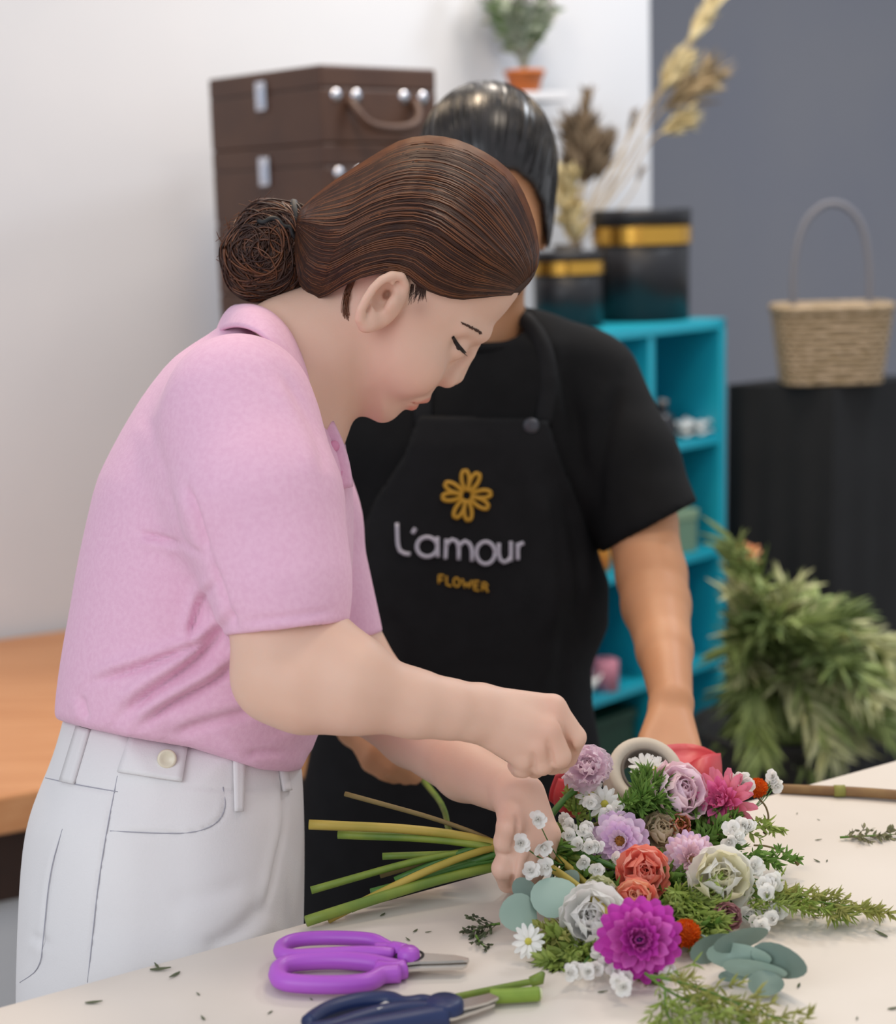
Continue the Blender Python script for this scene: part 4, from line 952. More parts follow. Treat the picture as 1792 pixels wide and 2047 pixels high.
b_ = near_hit(trousers_fn, 334, 1517, 1.36, 1.6)-.0085*nrm(ray(334, 1517)); M_btn = mat('cream_button', 'DDD3BC', 0.25)
bt = obj('button', xf(lathe([(0, .0012), (.004, .0012), (.006, .003), (.0078, .0026), (.0082, .0005), (.0078, -.001)], 22), align_z(b_, nrm(CAM-b_))), M_btn, trs)
M_shoe = mat('white_shoe', 'D9D6D2', 0.5)
for a_ in (ankn, ankf):
    def shoe_fn(p, a_=a_):
        f = cone(p, a_+np.array([-.03, 0, -.045]), a_+np.array([.16, 0, -.055]), .040, .030); f = smin(f, cone(p, a_+np.array([-.005, 0, -.03]), a_+np.array([-.005, 0, .0]), .045, .048), .02)
        return smax(f, -(p[:, 2]-.001), .004)
    V, F = surface_nets(shoe_fn, a_-np.array([.12, .08, .09]), a_+np.array([.22, .08, .07]), .006); obj('shoe', (V, F), M_shoe, woman)

# ================================================================== person in black apron
M_skin2 = mat('skin_tan', 'C48F69', 0.5, 'BC8660', 14, sss=0.2, spec=0.35)
M_tee = mat('black_cotton', '0A0A0C', 0.85, '0E0E10', 30, bump=0.2, bscale=500, bump_dist=.0006, spec=0.2)
M_apron = mat('black_canvas', '0C0C0F', 0.8, '111114', 40, bump=0.25, bscale=700, bump_dist=.0006, spec=0.25)
M_bhair = mat('black_hair', '191718', 0.28, '262325', 60)
f2 = Frame(950, 1080, 2.10)
f2h = Frame(975, 420, 2.06)
def h2(px, py, w): q = f2h.uv(px, py); return np.array([q[0], q[1], w], np.float32)
def skull2(l): return smin(ellip(l, h2(974, 330, .012), np.eye(3), (.074, .088, .092)), ellip(l, h2(980, 450, -.012), np.eye(3), (.064, .078, .072)), .03)
def head2(p):
    l = f2h.loc(p).copy(); f = skull2(l)
    f = smin(f, ellip(l, h2(988, 560, -.048), np.eye(3), (.030, .026, .028)), .035)
    f = smin(f, cone(l, h2(980, 450, -.082), h2(984, 500, -.104), .006, .010), .012)
    for s in (-1, 1):
        f = smax(f, -(np.linalg.norm(l-h2(981+s*48, 448, -.084), axis=1)-.014), .014)
        f = smin(f, np.linalg.norm(l-h2(981+s*47, 449, -.068), axis=1)-.0125, .004)
        f = smin(f, ellip(l, h2(977+s*108, 455, .010), np.eye(3), (.008, .028, .018)), .006)
        f = smin(f, ellip(l, h2(984+s*10, 504, -.094), np.eye(3), (.006, .006, .008)), .006)
    f = smin(f, cone(l, h2(965, 537, -.076), h2(1006, 537, -.076), .006, .006), .008); f = smin(f, cone(l, h2(970, 549, -.075), h2(1002, 549, -.075), .007, .007), .006)
    return f
def ch(p, pts, rs, k=.01): return chain(p, [P(*q) for q in pts], rs, k)
def body2(p):
    f = head2(p); f = smin(f, cone(p, P(978, 540, 2.08), P(955, 690, 2.12), .046, .052), .02)
    f = smin(f, ch(p, [(955, 690, 2.12), (950, 900, 2.12), (930, 1300, 2.12)], [.06, .08, .09]), .03)
    a = ch(p, [(1185, 800, 2.10), (1282, 1045, 2.02), (1303, 1150, 1.98), (1312, 1210, 1.95), (1329, 1300, 1.88), (1343, 1400, 1.79)], [.046, .042, .040, .0385, .0300, .0225])
    hd = None
    for x0, x1, y1, d1 in ((1328, 1308, 1520, 1.715), (1336, 1332, 1535, 1.700), (1346, 1362, 1540, 1.697), (1356, 1390, 1528, 1.705)):
        c = cone(p, P(x0, 1415, 1.782), P(x1, y1, d1), .0135, .0112); hd = c if hd is None else smin(hd, c, .008)
        fg = chain(p, [P(x1, y1, d1), P(x1+4, y1+34, d1-.020), P(x1+2, y1+52, d1-.012)], [.0108, .0090, .0075]); hd = smin(hd, fg, .003)
    hd = smin(hd, chain(p, [P(1322, 1425, 1.775), P(1296, 1480, 1.735), P(1288, 1520, 1.705)], [.013, .011, .009]), .008)
    a = smin(a, hd, .012)
    b = ch(p, [(730, 800, 2.12), (640, 1060, 2.10), (612, 1220, 2.06), (660, 1350, 1.96), (712, 1450, 1.83)], [.046, .042, .040, .032, .0225])
    hd = None
    for (x1, y1, d1), (x2, y2, d2), (x3, y3, d3) in (((762, 1478, 1.79), (806, 1512, 1.775), (838, 1545, 1.785)), ((757, 1496, 1.785), (796, 1528, 1.770), (830, 1555, 1.782)), ((750, 1512, 1.785), (784, 1538, 1.772), (812, 1556, 1.785)), ((742, 1524, 1.79), (768, 1544, 1.780), (790, 1554, 1.79))):
        c = cone(p, P(716, 1458, 1.825), P(x1, y1, d1), .0135, .0110); hd = c if hd is None else smin(hd, c, .008)
        hd = smin(hd, chain(p, [P(x1, y1, d1), P(x2, y2, d2), P(x3, y3, d3)], [.0102, .0090, .0074]), .0025)
    hd = smin(hd, chain(p, [P(722, 1448, 1.82), P(772, 1470, 1.80), P(815, 1510, 1.80), P(842, 1548, 1.795)], [.0125, .0115, .0100, .0078]), .006)
    b = smin(b, hd, .012)
    return smin(smin(f, a, .01), b, .01)
lo, hi = bounds([P(560, 160, 2.2), P(1440, 160, 2.0), P(560, 1640, 1.66), P(1440, 1640, 1.66), P(600, 1300, 2.2), P(1400, 1300, 2.2)], .03)
V, F = surface_nets(body2, lo, hi, .0036)
p2 = obj('person', (V, F), M_skin2); tag(p2, 'person in black T-shirt and printed black apron standing behind the bouquet', 'person')
# hair drawn back to a tie on top
face_op = f2h.uvs([(905, 395), (930, 352), (975, 338), (1028, 345), (1062, 372), (1082, 410), (1090, 470), (1088, 560), (1060, 680), (900, 680), (868, 560), (872, 470), (884, 430)])
fo = Grid2(np.vstack([face_op, f2h.uvs([(820, 150), (1130, 700)])]), lambda q: poly_dist(q, face_op))
def hair2_fn(p):
    l = f2h.loc(p); f = smin(skull2(l)-.010, ellip(l, h2(974, 330, .014), np.eye(3), (.081, .095, .100)), .01)
    f = smax(f, np.minimum(fo(l[:, 0], l[:, 1]), .02-l[:, 2]), .006)
    f = smax(f, l[:, 1]-(h2(0, 520, 0)[1]+np.clip(l[:, 2], 0, .1)*.2), .006)
    return smin(f, chain(l, [h2(975, 215, .06), h2(975, 230, .12), h2(975, 330, .15), h2(972, 470, .14)], [.022, .030, .026, .012]), .01)
lo, hi = bounds([P(820, 150, 1.92), P(1130, 640, 1.92), P(820, 150, 2.3), P(1130, 640, 2.3)], .02)
V, F = surface_nets(hair2_fn, lo, hi, .0036); hair2 = obj('hair', (V, F), M_bhair, p2)
rg = np.random.default_rng(21); tp_ = f2h.world(h2(975, 208, .045)); cand = V[(f2h.loc(V)[:, 2] < .10)]; st = cand[rg.choice(len(cand), 900)]
H = walk(hair2_fn, st, lambda p, g_: tp_-p, 12, .006, .0004+.0012*rg.random(900))
tag(obj('hair_strands', strands(H, .0009*np.linspace(1, .4, 12)[None]), M_bhair, hair2), kind='stuff')
obj('hair_tie', tube(np.array([tp_+.024*math.cos(a)*f2h.u+.024*math.sin(a)*nrm(f2h.w*.7+f2h.v*.5)-.008*f2h.v for a in np.linspace(0, 2*math.pi, 24, endpoint=False)]), .0045, 8, closed=True), mat('white_elastic', 'E4E4EA', 0.5), p2)
M_eye2 = mat('eye_dark', '160E0B', 0.2)
for s in (-1, 1):
    e_ = hits(head2, resample([(981+s*34, 452), (981+s*47, 456), (981+s*60, 452)], 9), 1.9, 2.2, .0006); obj('eyelashes', tube(e_, .0016, 5), M_eye2, p2)
    e_ = hits(head2, resample([(981+s*28, 424), (981+s*46, 417), (981+s*66, 424)], 9), 1.9, 2.2, .0006); obj('eyebrow', tube(e_, .0022, 5), M_bhair, p2)
e_ = hits(head2, resample([(962, 543), (985, 545), (1008, 543)], 9), 1.9, 2.2, .0004); obj('lips', tube(e_, .0028, 5), mat('lip_tan', 'A9604F', 0.5), p2)

# T-shirt
t2 = [(985, 600), (1040, 612), (1095, 622), (1150, 645), (1200, 688), (1232, 745), (1236, 900), (1205, 1000), (1190, 1080), (1205, 1130), (1216, 1180), (1205, 1250), (1176, 1310), (1178, 1400), (1200, 1500), (1215, 1620), (1225, 1900), (1225, 2100), (590, 2100), (590, 1900), (600, 1600), (630, 1450), (664, 1300), (676, 1100), (686, 1000), (676, 900), (688, 780), (720, 712), (800, 660), (880, 630), (940, 608)]
v2 = lambda y: f2.uv(950, y)[1]
tee_prof = Profile(f2, t2, lambda q: np.interp(q[:, 1], [v2(600), v2(700), v2(900), v2(1200), v2(2000)], [.055, .085, .105, .110, .130]), .13, pad=.1)
cR = halfplane((1393, 1003), (1208, 1102), 2.03); cL = halfplane((540, 1010), (700, 1080), 2.1)
def tee_fn(p):
    f = tee_prof(p)
    a = ch(p, [(1180, 770, 2.10), (1245, 930, 2.06), (1302, 1062, 2.02)], [.064, .066, .064], .02); a = smax(a, (p-cR[0])@cR[1], .002)
    a = smax(a, -np.maximum(cone(p, P(1270, 990, 2.04), P(1306, 1075, 2.015), .050, .050), -((p-cR[0])@cR[1])-.02), .001)
    b = ch(p, [(735, 780, 2.12), (680, 930, 2.11), (636, 1070, 2.10)], [.062, .062, .060], .02); b = smax(b, (p-cL[0])@cL[1], .002)
    f = smin(smin(f, a, .025), b, .025)
    f = smax(f, -cone(p, P(985, 560, 2.03), P(963, 668, 2.105), .058, .050), .006)
    return smax(f, -(p[:, 2]-.62), .01)
lo, hi = bounds([P(540, 590, 1.92), P(1420, 590, 2.3), P(540, 1900, 1.92), P(1420, 1900, 2.3)], .03); lo[2] = .6
V, F = surface_nets(tee_fn, lo, hi, .005)
V = wrinkle(V, F, [([(1130, 700), (1150, 850), (1185, 1000)], .006, 16, .004), ([(1240, 760), (1200, 900), (1190, 1060)], .006, 14, .005), ([(1060, 640), (1110, 720), (1160, 860)], .003, 12, .002)], 2.1)
tee = obj('t_shirt', (V, F), M_tee, p2); tee['label'] = 'plain black short sleeved T-shirt'
ringn = [P(962, 668, 2.085)+.062*math.cos(a)*f2.u+.060*math.sin(a)*nrm(f2.w+.45*f2.v*-1) for a in np.linspace(0, 2*math.pi, 32, endpoint=False)]
obj('neck_band', tube(np.array(ringn), .006, 6, closed=True), M_tee, tee)
# apron
ap_poly = [(842, 842), (1088, 850), (1115, 930), (1165, 1040), (1212, 1160), (1212, 1250), (1178, 1330), (1180, 1400), (1198, 1500), (1212, 1620), (1222, 1900), (1222, 2150), (592, 2150), (592, 1900), (606, 1600), (640, 1440), (670, 1300), (690, 1150), (760, 1000), (815, 920)]
apg = Grid2(f2.uvs(ap_poly), lambda q, c=f2.uvs(ap_poly): poly_dist(q, c), .1)
def apron_fn(p):
    l = f2.loc(p); f = np.abs(tee_prof(p)-.008)-.0042
    f = smax(f, -apg(l[:, 0], l[:, 1]), .003); f = smax(f, l[:, 2]+.012, .003)
    return smax(f, -(p[:, 2]-.45), .003)
def apron_wave(V, F): return wrinkle(V, F, [([(1095, 900), (1120, 1060), (1135, 1250), (1110, 1450)], .005, 16, .003), ([(1120, 950), (1165, 1120), (1150, 1300)], .007, 16, .005), ([(760, 1200), (800, 1300), (840, 1420)], .004, 24, .003)], 2.2)
lo[2] = .44; V, F = surface_nets(apron_fn, lo, hi, .0045)
apron = obj('apron', (apron_wave(V, F), F), M_apron, p2); apron['label'] = 'black bib apron printed with gold flower emblem and lettering'
for pts in ([(1086, 850), (1100, 760), (1085, 680), (1040, 625)], [(846, 845), (850, 760), (870, 690), (900, 640)]):
    obj('neck_strap', tube(hits(tee_fn, smoothline(pts, 18), 1.9, 2.25, .003), .011, 8, flat=(nrm(FWD), .25)), M_apron, apron)
b_ = near_hit(apron_fn, 1062, 852, 1.9, 2.2); obj('strap_button', xf(lathe([(0, .004), (.006, .004), (.0095, .002), (.010, -.002)], 18), align_z(b_, nrm(CAM-b_))), mat('dull_metal', '4A4A50', 0.4, metal=.6), apron)
# printing on the apron
M_sil = mat('silver_print', 'B4B0BC', 0.5); M_gpr = mat('gold_print', 'B98A1E', 0.5)
_crop = lambda pts: [(640+x/2.24, 800+y/2.24) for x, y in pts]
def ell(cx, cy, rx, ry, a0=0, a1=360, n=22, tilt=0):
    o = []
    for a in np.linspace(math.radians(a0), math.radians(a1), n): o.append((cx+rx*math.cos(a), cy+ry*math.sin(a)))
    return o
def stroke(lines, r, m_, nm):
    vf = []
    for ln in lines:
        H = hits(apron_fn, np.array(_crop(resample(ln, max(8, len(ln))))), 1.9, 2.2, .0016); vf.append(tube(H, r, 6))
    obj(nm, join(*vf), m_, apron)
letters = {'letter_l': [[(345, 550), (348, 640), (352, 668), (368, 686), (404, 690)]], 'apostrophe': [[(428, 574), (414, 596)]],
           'letter_a': [ell(480, 657, 46, 44, 0, 360), [(526, 612), (528, 704)]], 'letter_m': [[(566, 622), (562, 712)], [(565, 655), (578, 630), (598, 622), (614, 634), (622, 658), (621, 716)], [(622, 660), (634, 638), (654, 630), (672, 644), (681, 668), (681, 722)]],
           'letter_o': [ell(742, 684, 42, 50, 0, 360)], 'letter_u': [[(801, 640), (800, 690), (808, 716), (824, 726), (842, 720), (852, 704)], [(855, 632), (855, 722)]], 'letter_r': [[(885, 640), (886, 716)], [(886, 668), (892, 646), (912, 640)]]}
for nm, lns in letters.items(): stroke(lns, .0026, M_sil, nm)
def small(nm, segs, i):
    x0 = [532, 567, 598, 637, 690, 727][i]; wd_ = [24, 22, 28, 42, 24, 26][i]; y0 = 782+(x0-532)*.17; stroke([[(x0+a*wd_, y0+b*40+a*wd_*.17) for a, b in sg] for sg in segs], .0013, M_gpr, nm)
small('letter_f', [[(0, 1), (0, 0), (1, 0)], [(0, .5), (.8, .5)]], 0); small('letter_l', [[(0, 0), (0, 1), (1, 1)]], 1); small('letter_o', [[(.5+.5*math.cos(a), .5+.5*math.sin(a)) for a in np.linspace(0, 6.3, 14)]], 2)
small('letter_w', [[(0, 0), (.25, 1), (.5, .15), (.75, 1), (1, 0)]], 3); small('letter_e', [[(1, 0), (0, 0), (0, 1), (1, 1)], [(0, .5), (.8, .5)]], 4); small('letter_r', [[(0, 1), (0, 0), (.8, .05), (.9, .3), (.7, .5), (0, .5)], [(.5, .5), (1, 1)]], 5)
emb = []
for k in range(4):
    a0 = math.radians(-78+90*k)
    for s in (-1, 1):
        a1 = a0+s*math.radians(16.5); tipx, tipy = 657, 427; loop = []
        for t in np.linspace(0, 2*math.pi, 20):
            rr = 66+44*math.cos(t); sw = 21*math.sin(t)*(.55+.45*(rr/114)); loop.append((tipx+rr*math.cos(a1)-sw*math.sin(a1), tipy+rr*math.sin(a1)*1.03+sw*math.cos(a1)))
        emb.append(loop)
for ln in emb: stroke([ln], .0025, M_gpr, 'emblem_petal')
# legs under the apron
hip1, hip2 = P(800, 1900, 2.12), P(1010, 1900, 2.12)
def pants2(p):
    f = None
    for h_ in (hip1, hip2):
        a_ = np.array([h_[0], h_[1]+.02, .07]); c = cone(p, np.array([h_[0], h_[1], .75]), a_, .085, .062); f = c if f is None else smin(f, c, .02)
    return smax(f, -(p[:, 2]-.03), .004)
V, F = surface_nets(pants2, np.array([hip1[0]-.12, hip1[1]-.13, .01]), np.array([hip2[0]+.12, hip2[1]+.15, .86]), .008); obj('trousers', (V, F), M_tee, p2)
for h_ in (hip1, hip2):
    c_ = np.array([h_[0], h_[1], .035])
    V, F = surface_nets(lambda p: smax(cone(p, c_+np.array([0, .05, .005]), c_+np.array([0, -.13, -.008]), .045, .036), -(p[:, 2]-.001), .004), c_-np.array([.08, .22, .05]), c_+np.array([.08, .14, .08]), .008); obj('shoe', (V, F), M_black, p2)

# ================================================================== the bouquet
M_stem = mat('stem_green', '7E8F35', 0.55, '5F7A2C', 30, stretch=(1, 1, 1)); M_stem2 = mat('stem_dark_green', '3F6A2A', 0.5, '4F7C33', 30); M_stem3 = mat('stem_yellow', '9C8F38', 0.6, 'B09A45', 25); M_stem4 = mat('stem_brown', '6A5A34', 0.7, '7C6A3E', 25)
def petal(L, W, bend=0.0, cup=0.0, point=0.5, ruffle=0.0, nl=7, nw=5, notch=0.0, base=0.25):
    t = np.linspace(0, 1, nl); a = bend*t; dx = np.cos(a); dz = np.sin(a); x = np.r_[0, np.cumsum((dx[1:]+dx[:-1])/2)]/(nl-1)*L; z = np.r_[0, np.cumsum((dz[1:]+dz[:-1])/2)]/(nl-1)*L
    w = W/2*np.clip(base+(1-base)*np.sin(np.pi/2*np.clip(t/.62, 0, 1)), 0, 1)*np.where(t > .62, np.sqrt(np.clip(1-((t-.62)/.385)**2, 0, 1))**point, 1)
    G = np.zeros((nl, nw, 3)); s = np.linspace(-1, 1, nw)
    for i in range(nl):
        off = cup*W*(s*s)*np.sin(np.pi*min(t[i]+.15, 1)*.6)+ruffle*W*np.sin(s*7+i)*t[i]**2
        G[i, :, 0] = x[i]-np.sin(a[i])*off-notch*L*(1-abs(s))*(t[i] > .95); G[i, :, 1] = s*w[i]; G[i, :, 2] = z[i]+np.cos(a[i])*off
    return sheet(G)
def pdepth(px, py):
    return float(np.interp(py, [1500, 1540, 1640, 1720, 1800, 1880, 1960], [1.515, 1.50, 1.47, 1.435, 1.385, 1.325, 1.30]))
GRIP = P(1056, 1712, 1.466)
def cl(px, py, d, h=.012): return min(d, float(proj(T(px, py, h)[None])[2][0]))
ENDS = [((618, 1648, 1.46), M_stem3, .0042), ((676, 1668, 1.47), M_stem, .0038), ((622, 1780, 1.44), M_stem, .0032), ((765, 1712, 1.47), M_stem, .0030), ((612, 1842, 1.402), M_stem, .0045), ((655, 1838, 1.415), M_stem3, .0036), ((742, 1786, 1.445), M_stem2, .0040),
        ((690, 1587, 1.50), M_stem4, .0022), ((790, 1760, 1.455), M_stem2, .0030), ((700, 1815, 1.427), M_stem2, .0042), ((830, 1765, 1.462), M_stem2, .0038), ((848, 1562, 1.76), M_stem, .0030), ((760, 1750, 1.46), M_stem4, .0026), ((885, 1750, 1.475), M_stem2, .0045), ((800, 1735, 1.465), M_stem, .0030)]
_e = [0]
def add_stem(root, frm, to_left=True, bendy=None):
    i = _e[0]; rg_ = np.random.default_rng(100+i)
    g = GRIP+rg_.normal(size=3)*np.array([.004, .004, .007])
    if to_left and i < len(ENDS):
        (ex, ey, ed), m_, r = ENDS[i]; _e[0] += 1; e = P(ex, ey, ed)
        if i == 11: g2 = P(898, 1682, 1.48); pts = [frm, (frm+g)/2+np.array([0, 0, .01]), g, g2, (g2+e)/2+np.array([.01, 0, 0]), e]
        else: pts = [frm, (frm*.5+g*.5)+np.array([0, 0, .008]), g, (g*.6+e*.4)+np.array([0, 0, .006])+rg_.normal(size=3)*.004, e]
    else: m_, r, pts = M_stem2, .0026, [frm, (frm+g)/2, g]
    ln = smoothline(pts, 22); rad = r*np.linspace(.75, 1.05, 22)
    obj('stem', tube(ln, rad, 7), m_, root, True, 'world')
def flower(name, label, px, py, rings, spin=0.0, nv=(0, 0, 0), d=None, scale=1.0, stem=True, to_left=True, cat='flower', group='flowers in the hand tied bouquet', extra=(), jitter=.12, seed=0):
    d = d or pdepth(px, py); c = P(px, py, d); n = nrm(-nrm(ray(px, py))*1.0+np.array(nv, float)); M4 = align_z(c, n, spin)
    e = empty(name, M4); tag(e, label, cat, group); bpy.context.view_layer.update()
    rg_ = np.random.default_rng(seed+int(px))
    for ri, r in enumerate(rings):
        cnt, L, W, el, kw, m_ = r[:6]; r0, z0 = (r[6], r[7]) if len(r) > 6 else (0.0, 0.0)
        me = mesh_data('petal', *petal(L*scale, W*scale, **kw)); me.materials.append(m_); me.polygons.foreach_set('use_smooth', np.ones(len(me.polygons), bool))
        for k in range(cnt):
            o = bpy.data.objects.new('petal', me); COL.objects.link(o); o.parent = e
            ph = 2*math.pi*(k+.5*(ri % 2))/cnt+rg_.normal()*jitter*2/max(cnt, 3)*2; ee = math.radians(el)+rg_.normal()*jitter*.6
            sc_ = 1+rg_.normal()*jitter*.4
            o.matrix_local = Matrix.Rotation(ph, 4, 'Z') @ Matrix.Translation((r0*scale, 0, z0*scale)) @ Matrix.Rotation(-ee, 4, 'Y') @ Matrix.Rotation(rg_.normal()*jitter, 4, 'X') @ Matrix.Scale(sc_, 4)
    for nm, VF, m_ in extra: obj(nm, (np.asarray(VF[0])*scale, VF[1]), m_, e)
    if stem: add_stem(e, c-n*.012)
    return e
dome = lambda r, h: lathe([(0, h), (r*.5, h*.85), (r*.85, h*.5), (r, 0), (r*.6, -h*.5)], 16)
def dome_spikes(r, h, n, L, W, seed):
    V, F = dome(r, h); vs, fs = [V], list(F); k = len(V); sv, sf = sheet(leaflet(1, 1, 2)); rg_ = np.random.default_rng(seed)
    for i in range(n):
        z = 1-(i+.5)/n*1.0; ph = i*2.39996; rr = math.sqrt(max(0, 1-z*z)); dr = np.array([rr*math.cos(ph), rr*math.sin(ph), z]); dd = nrm(dr+rg_.normal(size=3)*.15); sd = nrm(np.cross(dd, rg_.normal(size=3))); up = np.cross(sd, dd)
        Q = sv[:, :1]*L*dd+sv[:, 1:2]*W*sd+sv[:, 2:]*L*up+dr*np.array([r, r, h])*.92; vs.append(Q); fs += [tuple(q+k for q in f) for f in sf]; k += len(Q)
    return np.vstack(vs), fs
P_mag = pmat('petal_magenta', 'E262D2', 'D854C6', 60); P_mag2 = pmat('petal_magenta_inner', 'DC68C4', 'E67AD2', 60); P_mag3 = pmat('petal_mauve_heart', 'A95BC0')
P_cor = pmat('petal_coral', 'FFAE98', 'FA9A86', 40); P_cor2 = pmat('petal_coral_pale', 'FFC8B8', 'FBB09E', 50); P_pea = pmat('petal_peach', 'FBD2B8', 'F6B48C', 45)
P_lil = pmat('petal_lilac', 'F4DDF4', 'EFD2F0', 60); P_lil2 = pmat('petal_lilac_pale', 'FBEFF8', 'F6E2F2', 60)
P_pp = pmat('petal_pale_pink', 'F8E2E4', 'F2D4DE', 60); P_pink = pmat('petal_soft_pink', 'FDEDF5', 'FAE4F0', 50)
P_hot = pmat('petal_hot_pink', 'F08CB8', 'E67CB2', 60); P_hot2 = pmat('petal_rose_pink', 'F0A0AC', 'E88CA2', 60)
P_wht = pmat('petal_white', 'FBFAF6', 'F4F3F0', 40); P_crm = pmat('petal_cream', 'F6F1DC', 'EDE9C8', 40); P_grn = pmat('petal_green_white', 'D5D7B0', 'C3C793', 40)
P_bei = pmat('petal_beige', 'E8DABF', 'DCCBAA', 40); P_dus = pmat('petal_dusty_pink', 'C08F93', 'A97B80', 40); P_org = pmat('petal_orange', 'E8701E', 'D85812', 120)
C_brn = mat('flower_eye_brown', '9A6420', 0.8, '6E4212', 120); C_yel = mat('flower_eye_yellow', 'C3B94E', 0.8, 'A8A53E', 90); C_crm = mat('flower_eye_cream', 'C9A87A', 0.8, '9F7A4C', 90)
D_ = dict
flower('dahlia', 'large magenta dahlia at the front of the bouquet', 1278, 1880, [(17, .030, .0125, 2, D_(bend=.25, cup=.18), P_mag, .004, -.004), (17, .029, .0120, 12, D_(bend=.35, cup=.2), P_mag, .003, -.001), (15, .026, .0110, 24, D_(bend=.45, cup=.22), P_mag2, .003, .001), (13, .022, .0095, 36, D_(bend=.5, cup=.25), P_mag, .002, .003),
       (12, .0175, .0080, 50, D_(bend=.5, cup=.3), P_mag2, .002, .004), (10, .013, .0065, 64, D_(bend=.4, cup=.3), P_mag2, .001, .005), (9, .010, .0045, 78, D_(bend=.3, cup=.3), P_mag3, .001, .005)], nv=(.05, 0, .05), d=1.292, jitter=.10)
def rose(name, label, px, py, s, ms, **k):
    a, b, c = ms
    rp = lambda bd, cp, rf=.02: D_(bend=bd, cup=cp, point=.30, ruffle=rf, nl=9, nw=7, base=.35)
    return flower(name, label, px, py, [(5, .031, .040, 18, rp(.75, .16, .03), a, .002, -.006), (5, .030, .037, 36, rp(.75, .20, .025), b, .003, -.005), (4, .027, .033, 52, rp(.8, .26), a, .003, -.004), (4, .024, .027, 66, rp(.7, .32), b, .0025, -.003),
                (3, .021, .020, 76, rp(.55, .40), c, .0018, -.002), (3, .018, .013, 84, rp(.4, .5), c, .0008, -.001)], scale=s, jitter=.06, **k)
rose('rose', 'open coral rose above the peach rose', 1282, 1745, .93, (P_cor, P_cor2, P_cor), nv=(.15, 0, .15))
rose('rose', 'half hidden peach and orange rose just above the magenta dahlia', 1272, 1806, .74, (P_cor, P_pea, P_pea), nv=(-.2, 0, .7))
rose('rose', 'ruffled white rose left of the magenta dahlia', 1190, 1842, 1.12, (P_wht, P_wht, P_wht), nv=(-.2, 0, .25), d=1.362)
rose('rose', 'creamy white rose right of the pale pink chrysanthemum', 1438, 1762, 1.08, (P_wht, P_crm, P_crm), nv=(.15, 0, .25))
rose('rose', 'small green white bloom above the ruffled white rose', 1200, 1792, .62, (P_grn, P_grn, P_crm), nv=(-.1, 0, .3), to_left=False)
rose('rose', 'beige rose seen from the side beside the lilac flower', 1318, 1668, .72, (P_bei, P_bei, P_bei), nv=(.3, 0, .6), d=1.475)
rose('rose', 'pale pink rose seen from the side under the white daisies', 1346, 1590, 1.1, (P_pp, P_pink, P_pp), nv=(.7, .0, .5), d=1.50)
rose('rose', 'dusty pink rosebud near the right eucalyptus leaves', 1452, 1836, .48, (P_dus, P_dus, P_dus), nv=(.2, 0, .3), to_left=False, d=1.375)
rose('rose', 'small rust brown bud between the pink blooms', 1357, 1650, .40, (P_cor, C_brn, C_brn), nv=(.2, 0, .2), to_left=False, d=1.475)
fr_ = D_(bend=.35, cup=.10, point=.35, ruffle=.12, nl=8, nw=9)
flower('carnation', 'soft pink frilled carnation at top of the bouquet by the fist', 1176, 1541, [(8, .024, .024, 12, fr_, P_pink, .001, -.004), (8, .0235, .022, 30, fr_, P_pink, .001, -.002), (7, .0215, .020, 48, fr_, P_pink, .001, 0), (6, .019, .017, 64, fr_, P_pink, .001, .001), (5, .016, .014, 80, fr_, P_pink, 0, .001)], nv=(-.1, 0, .75), d=1.492)
flower('double_aster', 'lilac double flower with brown eye left of centre', 1241, 1682, [(16, .0235, .0115, 4, D_(bend=.2, cup=.15, point=.4, ruffle=.05), P_lil, .003, -.002), (15, .021, .0110, 18, D_(bend=.25, cup=.2, point=.4, ruffle=.05), P_lil2, .003, 0), (13, .0175, .0095, 34, D_(bend=.3, cup=.2, point=.4), P_lil, .003, .001), (10, .013, .0075, 52, D_(bend=.3, cup=.25), P_lil2, .003, .001)], nv=(-.15, 0, .1), extra=[('flower_eye', dome_spikes(.0062, .006, 34, .003, .0016, 1), C_brn)])
flower('chrysanthemum', 'pale pink chrysanthemum with many narrow petals right of the coral rose', 1381, 1719, [(22, .0215, .0070, 2, D_(bend=.2, cup=.25), P_lil, .003, -.003), (22, .0205, .0068, 14, D_(bend=.25, cup=.25), P_pp, .003, -.001), (19, .0185, .0064, 28, D_(bend=.3, cup=.25), P_lil2, .003, .001), (15, .0155, .0058, 44, D_(bend=.3, cup=.3), P_pp, .003, .002), (11, .011, .005, 62, D_(bend=.3, cup=.3), P_pp, .002, .003)], nv=(.15, 0, .1), extra=[('flower_eye', dome_spikes(.0045, .006, 26, .003, .0014, 2), C_crm)])
flower('dahlia', 'hot pink dahlia turned away at upper right of the bouquet', 1447, 1606, [(16, .030, .0085, 6, D_(bend=.15, cup=.35), P_hot2, .003, -.004), (15, .027, .0082, 20, D_(bend=.25, cup=.35), P_hot2, .003, -.001), (14, .023, .0080, 36, D_(bend=.3, cup=.35), P_hot, .003, .001), (12, .019, .0075, 54, D_(bend=.35, cup=.35), P_hot, .002, .002), (8, .015, .006, 72, D_(bend=.3, cup=.35), P_hot, .001, .002)], nv=(-.35, 0, .35), d=1.50, jitter=.16)
def globe(label, px, py, s, d=None, to_left=False):
    d = d or pdepth(px, py); c = P(px, py, d); e = empty('globe_flower', align_z(c, -nrm(ray(px, py))+np.array([0, 0, .4]))); tag(e, label, 'flower', 'flowers in the hand tied bouquet'); bpy.context.view_layer.update()
    V, F = dome_spikes(.0098, .0098, 120, .0034, .0030, 5); obj('flower_head', (V*s, F), P_org, e); V, F = dome_spikes(.0094, -.0085, 40, .003, .003, 6); obj('flower_base', (V*s, F), P_org, e)
    obj('stem', tube(smoothline([c, c*.7+GRIP*.3-np.array([0, 0, .01]), GRIP], 12), .0012, 5), M_stem2, e, True, 'world')
